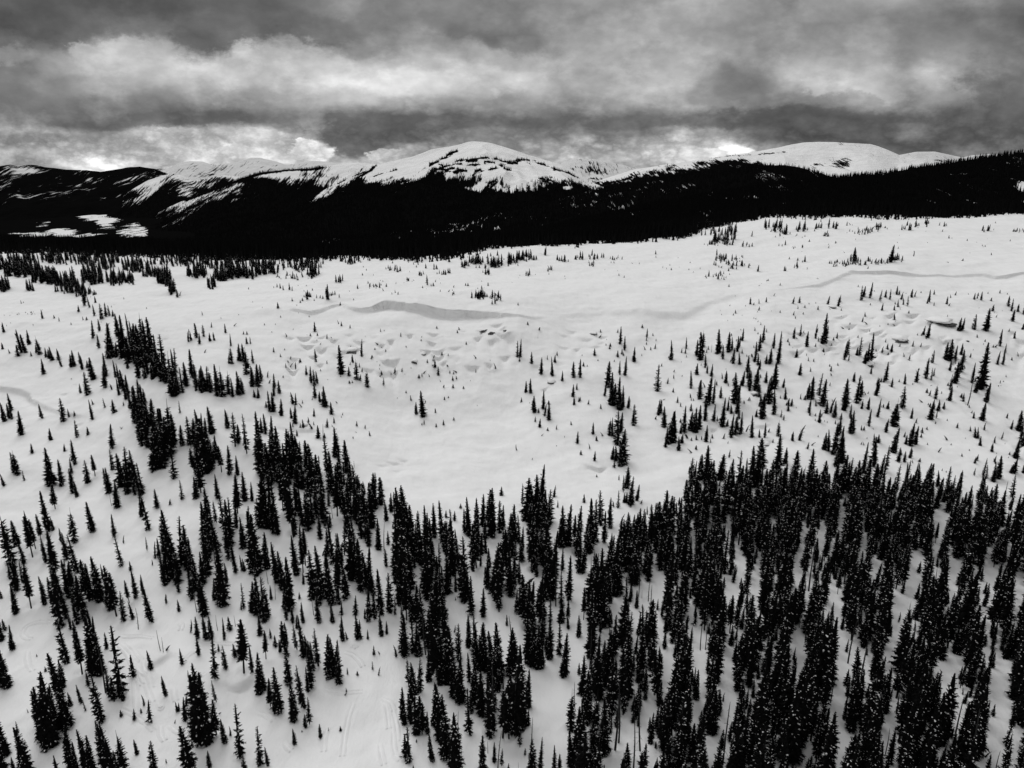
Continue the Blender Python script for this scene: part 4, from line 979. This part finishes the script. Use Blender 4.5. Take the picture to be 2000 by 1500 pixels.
# openings in the close forest through which the snow shows: centre, half-size
GAPS = [(1645,1010,8,22),(1607,1045,7,30),(1571,1050,4,30),(1555,1112,6,30),(1687,1060,6,22),(1837,1012,14,15),(1834,1045,4,16),(1710,1112,14,22),(1791,1100,15,24),(1785,1145,14,20),(1862,1120,12,28),(1827,1122,6,12),
(1945,1128,12,14),(1630,1170,15,26),(1755,1180,20,12),(1910,1150,10,10),(1925,1180,18,18),(1992,1155,9,30),(1935,1080,7,16),(1582,1130,4,30),(1318,1045,5,18),(1352,1032,4,18),(1388,1010,4,10),(1422,1017,5,12),(1448,1105,10,20),
(1475,1150,12,22),(1424,1155,10,18),(1290,1140,13,20),(1260,1160,14,22),(1217,1137,9,14),(1205,1180,14,16),(1350,1185,8,14),(1122,1257,22,34),(1075,1340,28,60),(1080,1412,25,60),(1287,1232,7,20),(1305,1300,13,22),
(1360,1280,14,24),(1370,1250,10,18),(1420,1275,12,16),(1410,1312,9,20),(1357,1382,12,18),(1390,1445,12,25),(1425,1370,11,36),(1267,1380,13,14),(1175,1355,14,12),(1178,1240,4,12),(1237,1340,8,10),(1275,1317,9,10),
(1220,1412,11,22),(1240,1450,17,28),(1197,1470,18,20),(1275,1465,15,22),(1147,1420,5,14),(1565,1270,10,22),(1562,1245,8,12),(1640,1250,8,30),(1640,1290,14,28),(1640,1325,12,30),(1632,1375,9,38),(1642,1450,17,42),(1600,1350,5,26),
(1705,1222,6,18),(1665,1280,11,22),(1690,1297,10,15),(1742,1275,16,20),(1742,1320,8,24),(1735,1412,8,28),(1745,1450,6,36),(1752,1372,8,8),(1850,1287,20,20),(1855,1325,14,20),(1867,1370,14,28),(1867,1400,12,18),(1920,1220,10,18),
(1925,1267,10,18),(1950,1312,22,26),(1950,1355,20,28),(1950,1412,22,24),(1987,1437,12,28),(1920,1475,16,18),(1950,1475,10,18),(1570,1475,8,14),(1200,1080,4,10)]
FOREST_TOP = [(1010,1020),(1190,1015),(1250,985),(1285,968),(1320,975),(1345,915),(1380,890),(1450,900),(1480,890),(1515,862),(1550,885),(1600,885),(1690,872),(1710,890),(1770,908),(1810,905),(1850,920),(1875,945),(1890,960),(1920,925),(1960,960),(2000,940),(2260,920)]
BOULDERS = [   # px, py of the foot, half width, half height in picture px, snow cap
 (685,689,10,6,True,'mushroom-capped boulder with a dark hollow under it, by the slender fir on the headwall'),
 (809,709,6,5,True,'round snow-capped boulder midway down the bowl wall under the thick cornice'),
 (826,693,5,4,True,'snow-capped boulder just above and right of the round one in the bowl'),
 (1846,634,22,6,True,'long low boulder with a black slit of rock under deep snow on the right headwall'),
 (1763,669,14,9,True,'big snow-covered boulder with a dark gap beneath, right of the broad firs'),
 (1701,716,8,7,True,'loaf-shaped snow block standing on a squat boulder below the broad firs'),
 (1710,698,7,4,True,'squat dark-bottomed boulder tucked beside the broad headwall firs'),
 (1160,654,6,4,True,'small rock peeping out of a snow scoop on the headwall'),
 (1077,749,7,5,True,'half-buried boulder with a rounded snow cap below the pair of headwall firs'),
 (1628,602,6,4,True,'flat boulder with a snow brim near the upper rim of the right headwall'),
 (1816,627,5,3,True,'small boulder left of the long dark slit'),
 (1475,773,6,6,True,'snow-humped boulder at the foot of a broad fir among the right-hand spires'),
 (1890,667,5,3,False,'bare dark stone beside the ragged bush on the right headwall'),
 (988,646,5,3,False,'bare stone at the right end of the streaked outcrop'),
 (945,648,10,5,False,'streaked dark rock outcrop below the right end of the cornice wall'),
 (960,652,8,5,False,'steeper half of the streaked rock outcrop under the cornice'),
 (595,833,5,4,True,'boulder beneath the small wind lip left of the bowl'),
 (1497,871,8,5,True,'snow-topped boulder at the top edge of the close forest'),
]
TRACKS = [
 [(238,1256),(252,1268),(264,1282),(276,1292)],[(262,1270),(270,1280),(277,1290)],[(282,1283),(279,1298),(283,1312),(292,1322),(297,1345)],[(258,1290),(262,1310),(270,1330),(278,1338)],
 [(262,1290),(264,1330),(266,1370),(268,1392)],[(268,1300),(274,1312),(286,1318)],[(285,1335),(292,1355),(298,1372)],[(230,1240),(250,1243),(275,1242),(300,1246)],[(232,1382),(262,1395),(285,1412),(302,1428)],
 [(225,1250),(236,1262),(250,1276),(258,1296),(262,1316)],[(310,1370),(314,1386),(316,1372)],[(312,1415),(314,1436),(322,1448)],[(45,1242),(44,1232),(55,1220),(75,1214),(95,1214),(108,1218)],
 [(45,1238),(50,1246),(62,1248)],[(54,1268),(53,1285),(56,1300),(64,1311)],[(330,1415),(345,1428),(362,1436)],[(340,1340),(340,1356),(344,1370)],[(362,1285),(372,1277),(382,1270)],
 [(762,1378),(770,1400),(775,1425),(776,1450)],[(752,1372),(757,1395),(760,1425)],[(768,1425),(768,1455),(772,1475),(782,1484)],[(745,1362),(762,1372),(770,1390)],
 [(672,1272),(690,1278),(702,1290),(710,1303)],[(688,1266),(692,1261),(697,1266)],[(632,1344),(650,1352),(680,1352),(710,1350)],[(500,1390),(520,1396),(535,1408)],[(555,1448),(562,1460),(570,1466)],
 [(400,1258),(440,1256),(480,1259)],[(740,1450),(745,1475),(750,1495)],[(690,1370),(680,1400),(672,1440),(668,1480)],[(640,1420),(634,1440),(632,1470)],[(372,1335),(390,1322),(405,1312)],[(350,1215),(356,1222),(352,1232)],
]

def name_trees(single, snags):
    cols = [(95,'at the far left edge'),(200,'left of the looping ski tracks'),(300,'beside ski-tracked opening'),(400,'right of the ski-tracked opening'),(500,'left of the open run'),
            (620,'on the left edge of the open run'),(760,'on treed rib below bowl'),(880,'left of the central grove'),(1000,'in the central grove'),(1120,'right of the central grove'),
            (1240,'on the close forest left edge'),(1360,'in close forest, left part'),(1480,'in close forest heart'),(1600,'left of the long snow lane'),
            (1720,'right of the long snow lane'),(1850,'in close forest, right part'),(1930,'near the right edge'),(2100,'at the far right edge')]
    upper = [(170,'on the upper left shelf'),(330,'on the upper treed rib'),(520,'on open shelf by the rib'),(800,'left of the bowl floor'),(1100,'in the open bowl'),
             (1260,'in the file right of bowl'),(1420,'on right headwall, left side'),(1620,'on the right headwall, middle'),(1850,'on right headwall, far side'),(2100,'at the right end of the headwall')]
    rows = [(700,'high under the cornices'),(800,'well above forest edge'),(950,'level with bowl floor'),(1040,'at forest top edge'),(1120,'just below the bowl'),(1210,'halfway down slope'),
            (1290,'low on the slope'),(1370,'lower still'),(1450,'near the bottom'),(9999,'at the very bottom')]
    nums = ['leftmost','second from left','third from left','fourth from left','fifth from left','sixth from left','seventh from left','eighth from left','ninth from left','tenth from left']
    def pick(tab, v):
        for lim, w in tab:
            if v <= lim: return w
        return tab[-1][1]
    def run(items, word):
        groups = {}
        for t in items:
            y = t['py']
            c = pick(upper if y < 930 else cols, t['px'])
            r = pick(rows, y)
            h = t['hp']
            size = 'tall' if h > 105 else 'middling' if h > 62 else 'short' if h > 30 else 'tiny'
            groups.setdefault((size, word(t), c, r), []).append(t)
        for (size, k, c, r), g in groups.items():
            g.sort(key=lambda t: t['px'])
            for i, t in enumerate(g):
                s = '%s %s %s, %s' % (size, k, c, r)
                if len(g) > 1: s += ', ' + nums[min(i, 9)]
                if len(s.replace('-', ' ').split()) > 16: s = s.replace(' the ', ' ')
                t['label'] = s
    run(single, lambda t: {'small': 'young fir', 'bent': 'bent fir', 'narrow spire': 'spire-like fir'}.get(SPECS[t['v']][0], SPECS[t['v']][0].replace('-', '') + ' fir'))
    run(snags, lambda t: 'twiggy snag' if t['v'][1] in '03' else 'bare dead spar')

# ------------------------------------------------------------------ collecting every fir of the slope: (px, tip row, base row)
ALL = []       # px, tip, base, flag
for (ox, oy, s, txt) in PANELS:
    for tok in txt.split():
        fl = ''
        if tok[-1] in 'sbrl':
            fl = tok[-1]; tok = tok[:-1]
        x, t, b = (float(v) for v in tok.split(','))
        ALL.append((ox + x / s, oy + t / s, oy + b / s, fl))
rc = random.Random(21)
for (cx, cy, rx, ry, n, h) in CLUSTERS:
    if cx < 570 and cy < 572: n, h = int(n * 1.6), h * 1.2
    for _ in range(n):
        a, q = rc.uniform(0, 6.283), math.sqrt(rc.random())
        hh = h * rc.uniform(.35, 1.15)
        x, y = cx + rx * q * math.cos(a), cy + ry * q * math.sin(a)
        ALL.append((x, y - hh, y, ''))
for (x0, x1, y0, y1, n) in DOTS:          # saplings only just clear of the snow
    for _ in range(n):
        x, y = rc.uniform(x0, x1), rc.uniform(y0, y1)
        ALL.append((x, y - rc.uniform(2.5, 10) * (.5 + (y - 400) / 700), y, 'l' if rc.random() < .3 else ''))
hand = np.array([(a, b, c) for a, b, c, _ in ALL])
HX, HY, ok = hit(hand[:, 0], hand[:, 2], GZ, GU, GY)
HZ = ground_z(HX, HY)
zc = HY * CP - (HZ - CAMZ) * SP
kt = (750 - hand[:, 1]) / FPX            # height so that the tip falls on its row
HT = (kt * zc - (HY * SP + (HZ - CAMZ) * CP)) / (CP + kt * SP)
T = []   # X, Y, Z, H, flag
for i in range(len(ALL)):
    if ok[i] and HT[i] > .3:
        T.append([HX[i], HY[i], HZ[i], min(HT[i], 19.), ALL[i][3]])
# the close forest at the lower right (and a little beyond the frame on every side)
gaps = np.array(GAPS, float)
occ = {}
def cell(x, y): return (int(x // 3), int(y // 3))
def free(x, y, d):
    cx, cy = cell(x, y)
    for i in range(cx - 2, cx + 3):
        for j in range(cy - 2, cy + 3):
            for (a, b, r0) in occ.get((i, j), ()):
                if (a - x) ** 2 + (b - y) ** 2 < (d * .5 + r0 * .5) ** 2:
                    return False
    return True
def put(x, y, r0): occ.setdefault(cell(x, y), []).append((x, y, r0))
for t in T: put(t[0], t[1], 1.3)
top = np.array(FOREST_TOP, float)
tried = 0
NG = 34000
gx = rc.uniform
cand = []
for _ in range(NG):
    cand.append((rc.uniform(1010, 2260), rc.uniform(960, 1680)))
cand = np.array(cand)
CX, CYY, okc = hit(cand[:, 0], cand[:, 1], GZ, GU, GY, 55., 400.)
CZ = ground_z(CX, CYY)
for i in range(NG):
    if not okc[i]: continue
    px, py = cand[i]
    left = np.interp(py, [960,1040,1100,1200,1260,1330,1400,1500,1680], [1330,1215,1190,1165,1135,1130,1140,1130,1130])
    if px < left: continue
    H = rc.triangular(5., 14.5, 11.5)
    if CYY[i] < 150: H *= 1.15
    if rc.random() < .18: H = rc.uniform(2.5, 6)
    X, Y, Z = CX[i], CYY[i], CZ[i]
    tx, ty, _ = proj(X, Y, Z + H)
    if ty < np.interp(px, top[:, 0], top[:, 1]) + rc.uniform(0, 14): continue
    wpx = H * .09 * FPX / (Y * CP - (Z - CAMZ) * SP)
    bad = False
    for f in (0., .15, .3, .45, .6, .75, .9):
        qx = px + (tx - px) * f; qy = py + (ty - py) * f
        ww = wpx * (1 - f * .8)
        dd = ((qx - gaps[:, 0]) / (gaps[:, 2] + ww * .7)) ** 2 + ((qy - gaps[:, 1]) / (gaps[:, 3] + ww * .2)) ** 2
        if (dd < 1).any(): bad = True; break
    if bad: continue
    d = (1.9 if Y > 160 else 2.5) if H > 6 else 1.2
    if not free(X, Y, d): continue
    put(X, Y, d)
    T.append([X, Y, Z, H, 'g'])
# firs just outside the picture on the left and right, as the slope goes on
for _ in range(900):
    sgn = rc.choice((-1, 1))
    px = 1000 + sgn * rc.uniform(1020, 1500); py = rc.uniform(560, 1500)
    dens = sstep(560, 1200, py) * (.9 if sgn > 0 else .45)
    if rc.random() > dens: continue
    X, Y, o = hit([px], [py], GZ, GU, GY)
    if not o[0]: continue
    X, Y = float(X[0]), float(Y[0])
    H = rc.triangular(3., 13., 9.)
    if free(X, Y, 2.5):
        put(X, Y, 2.5); T.append([X, Y, float(ground_z(np.array([X]), np.array([Y]))[0]), H, 'o'])
TR = []
rv = random.Random(77)
for (X, Y, Z, H, fl) in T:
    qx, qy, zc_ = proj(X, Y, Z)
    tx, ty, _ = proj(X, Y, Z + H)
    hp = qy - ty
    if fl == 's': v = 's%d' % rv.randrange(4)
    elif fl == 'b': v = 4
    elif fl == 'r': v = 8 + rv.randrange(2)
    elif fl == 'l': v = 14
    elif H < 3.2: v = rv.choice((10, 10, 11, 11, 14))
    elif H < 5.5: v = rv.choice((10, 11, 0, 3, 4))
    elif fl == 'g': v = rv.choice((0, 0, 1, 3, 3, 5, 6, 6, 7, 7, 8, 9, 2, 12, 13))
    elif Y > 215: v = rv.choice((0, 1, 2, 2, 3, 0, 1, 5, 13, 12))
    else: v = rv.choice((0, 0, 1, 1, 2, 3, 5, 8, 7, 6, 12, 13, 13))
    lean = rv.gauss(0, .035) if v != 14 else rv.uniform(-.5, .5)
    lean2 = rv.gauss(0, .03)
    rz = rv.uniform(0, 6.283)
    w = rv.uniform(.85, 1.12) * (.92 + .33 * float(sstep(160, 230, Y)) - .2 * (v == 4)) * (.75 if H > 13 and Y > 220 else 1.5 if H < 2 else 1.15 if H < 4 else 1)
    TR.append(dict(p=(X, Y, Z), H=H, v=v, rot=(lean, lean2, rz), w=w, px=qx, py=qy, ty=ty, tx=tx, hp=hp))
def inframe(t): return -10 < t['px'] < 2010 and t['ty'] < 1500 and (min(t['py'], 1500) - t['ty']) > 4
firs = [t for t in TR if not isinstance(t['v'], str)]
snags = [t for t in TR if isinstance(t['v'], str)]
# the ones that show largest are single things: near trees first, those hardly hidden by others preferred
vis = [t for t in firs if inframe(t)]
mask = np.zeros((150, 200), int)
order = sorted(vis, key=lambda t: t['p'][1])
for t in order:
    wd = SPECS[t['v']][1]['wid'] * t['hp']
    tot = new = 0
    for f in np.linspace(0.02, 1, 14):
        y = t['py'] + (t['ty'] - t['py']) * f; x = t['px'] + (t['tx'] - t['px']) * f
        if not 0 <= y < 1500: continue
        for e in (-.4, 0, .4):
            xx = x + e * wd * (1 - f)
            if not 0 <= xx < 2000: continue
            # finer grid lookups
            c = (int(y / 10), int(xx / 10)); tot += 1
            if mask[c] < 2: new += 1
    for f in np.linspace(0.05, .9, 14):
        y = t['py'] + (t['ty'] - t['py']) * f; x = t['px'] + (t['tx'] - t['px']) * f
        if 0 <= y < 1500 and 0 <= x < 2000: mask[int(y / 10), int(x / 10)] += 1
    t['share'] = (new / tot if tot else 0)
    t['area'] = t['share'] * (min(t['py'], 1500) - t['ty']) * wd
vis.sort(key=lambda t: -t['area'])
SINGLE = vis[:NSINGLE]
for t in SINGLE: t['single'] = True
REST = [t for t in firs if not t.get('single')]

# wells melted and blown out round the firs, with a low bank of drifted snow; then the ground itself
for t in TR:
    X, Y, Z = t['p']
    if Y > 330 or t['H'] < 2.5: continue
    r0 = .16 * t['H'] ** .8 * .55 + .35
    R_ = r0 * 3.2
    i0, i1 = np.searchsorted(GY, (Y - R_, Y + R_))
    u = X / (Y + 150)
    j0, j1 = np.searchsorted(GU, (u - R_ / (Y + 150), u + R_ / (Y + 150)))
    if i1 <= i0 or j1 <= j0: continue
    d = np.hypot(GX[i0:i1, j0:j1] - X, GYm[i0:i1, j0:j1] - Y) / r0
    GZ[i0:i1, j0:j1] += -.5 * r0 * np.exp(-d ** 2) + .17 * r0 * np.exp(-((d - 1.9) / .7) ** 2)
ground = link('snow_ground', grid_mesh('snow_ground', GX * (1 - GSH / np.maximum(GYm, 50)), GYm - GSH, GZ, M_SNOW), kind='structure')

# ------------------------------------------------------------------ placing
def set_tf(o, t, H):
    s = t['H'] / H
    o.location = (t['p'][0], t['p'][1], t['p'][2] - .06)
    o.rotation_euler = t['rot']
    o.scale = (s * t['w'], s * t['w'], s)
name_trees(SINGLE, snags)
proto = {}
for t in SINGLE:
    v = VAR[t['v']]
    if t['v'] not in proto:
        root = bpy.data.objects.new('fir_tree', None); COL.objects.link(root)
        kids = [link('trunk', v['trunk'], root), link('crown', v['crown'], root), link('snow_clumps', v['snow'], root)]
        proto[t['v']] = (root, kids)
    else:
        pr, pk = proto[t['v']]
        root = pr.copy(); COL.objects.link(root)
        for k in pk:
            c = k.copy(); COL.objects.link(c); c.parent = root
    root.empty_display_size = .5
    set_tf(root, t, v['H'])
    root['label'] = t['label']; root['category'] = 'fir tree'; root['group'] = 'firs scattered over the snow slope'
for t in snags:
    m = SNAGS[int(t['v'][1])]
    root = bpy.data.objects.new('dead_tree', None); COL.objects.link(root)
    link('trunk', m[0], root); link('bare_branches', m[1], root)
    set_tf(root, t, 12.)
    root['label'] = t['label']; root['category'] = 'dead tree'; root['group'] = 'bare dead trees on the snow slope'
scatter('fir_trees', [(t['p'][0], t['p'][1], t['p'][2] - .06) for t in REST], [t['rot'] for t in REST],
        [(t['H'] / VAR[t['v']]['H'] * t['w'],) * 2 + (t['H'] / VAR[t['v']]['H'],) for t in REST],
        [t['v'] for t in REST], [v['whole'] for v in VAR], kind='stuff',
        label='the smaller and half hidden firs of the snow slope', category='fir trees')

# forest beyond the edge of the plateau and over the far slopes
P, S = [], []
nrm = np.random.default_rng(9)
n = 60000
ua = nrm.uniform(eA[0], eA[-1], n)
yb = np.interp(ua, eA, eY)
off = nrm.uniform(0, 1, n) * 330
fr = nrm.random(n) < .05
off = np.where(fr, -nrm.exponential(14, n), off)
Yf = yb + off + 5 * nrm.normal(size=n); Xf = ua * Yf
keep = (off > 14) | (nrm.random(n) < .55)
keep &= ~fr | (fbm(ua * 500, yb * 0, 20, 3, 44) > .02)
keep &= (fbm(Xf, Yf, 60, 3, 31) + .25 + off / 60 > -.05)
keep &= np.abs(Xf / (Yf + 150)) < 1.1
Xf, Yf = Xf[keep], Yf[keep]
Zf = ground_z(Xf, Yf)
P.append(np.stack([Xf, Yf, Zf], 1)); S.append(nrm.uniform(.45, 1.15, len(Xf)) * np.where(off[keep] < 0, .55, np.where(off[keep] < 25, .75, 1.05)))
def forest_on(key, count, smin, smax, thr=.35, xlim=(-100, 2150)):
    X, Y, Z, f = RID[key]
    a, b = X.shape
    # choose cells by ground area
    dX = (X[:-1, 1:] - X[:-1, :-1]); dY = (Y[1:, :-1] - Y[:-1, :-1])
    qx, qy, _ = proj(X[:-1, :-1], Y[:-1, :-1], Z[:-1, :-1])
    w = np.abs(dX * dY) * (f[:-1, :-1] > thr * .5) * (qx > xlim[0]) * (qx < xlim[1])
    w = (w / w.sum()).ravel()
    idx = nrm.choice(len(w), count, p=w)
    i, j = idx // (b - 1), idx % (b - 1)
    fu, fv = nrm.random(count), nrm.random(count)
    def L(A):
        return (A[i, j] * (1 - fu) + A[i, j + 1] * fu) * (1 - fv) + (A[i + 1, j] * (1 - fu) + A[i + 1, j + 1] * fu) * fv
    x, y, z, ff = L(X), L(Y), L(Z), L(f)
    k = nrm.random(count) < np.clip((ff - thr * .5) / thr, 0, 1)
    P.append(np.stack([x, y, z], 1)[k]); S.append(nrm.uniform(smin, smax, k.sum()))
forest_on('right', 52000, .6, 1.15)
forest_on('mid', 50000, .8, 1.3)
forest_on('centre', 70000, .8, 1.35, .6)
forest_on('dome', 26000, .8, 1.2, .6)
forest_on('left_ridge', 30000, .9, 1.3, .6)
forest_on('left_spur', 14000, .9, 1.4, .6)
P = np.concatenate(P); S = np.concatenate(S)
rot = np.zeros((len(P), 3)); rot[:, 2] = nrm.uniform(0, 6.28, len(P)); rot[:, :2] = nrm.normal(0, .02, (len(P), 2))
scatter('forest', P, rot, np.stack([S * 1.15, S * 1.15, S], 1), nrm.integers(0, 4, len(P)), FAR, kind='stuff',
        label='the dark forest beyond the plateau and over the far slopes', category='forest')

# boulders under snow pillows, with a dark hollow below
def lump(seed, rx, ry, rz, sub=3, rough=.2, flat=.0):
    import bmesh
    bm = bmesh.new()
    bmesh.ops.create_icosphere(bm, subdivisions=sub, radius=1)
    V = np.array([v.co[:] for v in bm.verts])
    d = 1 + rough * (fbm(V[:, 0] * 3 + 7 * seed, V[:, 1] * 3 + V[:, 2] * 2, 1.6, 4, seed) * 2)
    V = V * d[:, None] * np.array([rx, ry, rz])
    if flat: V[:, 2] = np.maximum(V[:, 2], -flat * rz)
    for v, c in zip(bm.verts, V): v.co = c
    me = bpy.data.meshes.new('lump'); bm.to_mesh(me); bm.free()
    me.polygons.foreach_set('use_smooth', [True] * len(me.polygons))
    return me
for i, (px, py, rx, rz, cap, lab) in enumerate(BOULDERS):
    X, Y, o = hit([px], [py], GZ, GU, GY)
    X, Y = float(X[0]), float(Y[0]); Z = float(ground_z(np.array([X]), np.array([Y]))[0])
    m = FPX / (Y * CP - (Z - CAMZ) * SP)
    a, c = rx / m, rz / m
    root = bpy.data.objects.new('boulder', None); COL.objects.link(root)
    root.location = (X, Y, Z - .1)
    me = lump(40 + i, a * .85, a * .7, c * .5, 3, .5); me.materials.append(M_ROCK)
    r_ = link('rock', me, root); r_.location = (0, a * .25, c * .12)
    if cap:
        me = lump(80 + i, a * 1.12, a * 1.5, c * .62, 3, .2, .45); me.materials.append(M_SNOW)
        s_ = link('snow_cap', me, root); s_.location = (0, a * 1.15, c * .55 + a * .1)
    root['label'] = lab; root['category'] = 'boulder'
    if 'streaked' not in lab: root['group'] = 'boulders poking out of the headwall snow'

# ski tracks: shallow furrows with a low bank on either side
def furrow(pts, w=.5, h=.36):
    p = np.array(pts, float)
    tt = np.linspace(0, 1, len(p)); t2 = np.linspace(0, 1, len(p) * 10)
    # smooth through the points
    px = np.interp(t2, tt, p[:, 0]); py = np.interp(t2, tt, p[:, 1])
    ker = np.ones(9) / 9
    px = np.convolve(np.pad(px, 4, 'edge'), ker, 'valid'); py = np.convolve(np.pad(py, 4, 'edge'), ker, 'valid')
    X, Y, _ = hit(px, py, GZ, GU, GY)
    dX, dY = np.gradient(X), np.gradient(Y); L = np.hypot(dX, dY) + 1e-6
    nx, ny = -dY / L, dX / L
    prof = [(-1.6, -.05), (-.8, h), (-.35, .3 * h), (0, .02), (.35, .3 * h), (.8, h * .9), (1.6, -.05)]
    env = np.sin(np.linspace(0.02, .98, len(X)) * math.pi) ** .4
    A = np.stack([X + o * w * nx for o, _ in prof], 1); B = np.stack([Y + o * w * ny for o, _ in prof], 1)
    C = ground_z(A, B) + np.stack([np.full(len(X), z) * env for _, z in prof], 1) - .02
    return A, B, C
for pts in TRACKS:
    A, B, C = furrow(pts)
    link('ski_track', grid_mesh('ski_track', A, B, C, M_SNOW), kind='structure')
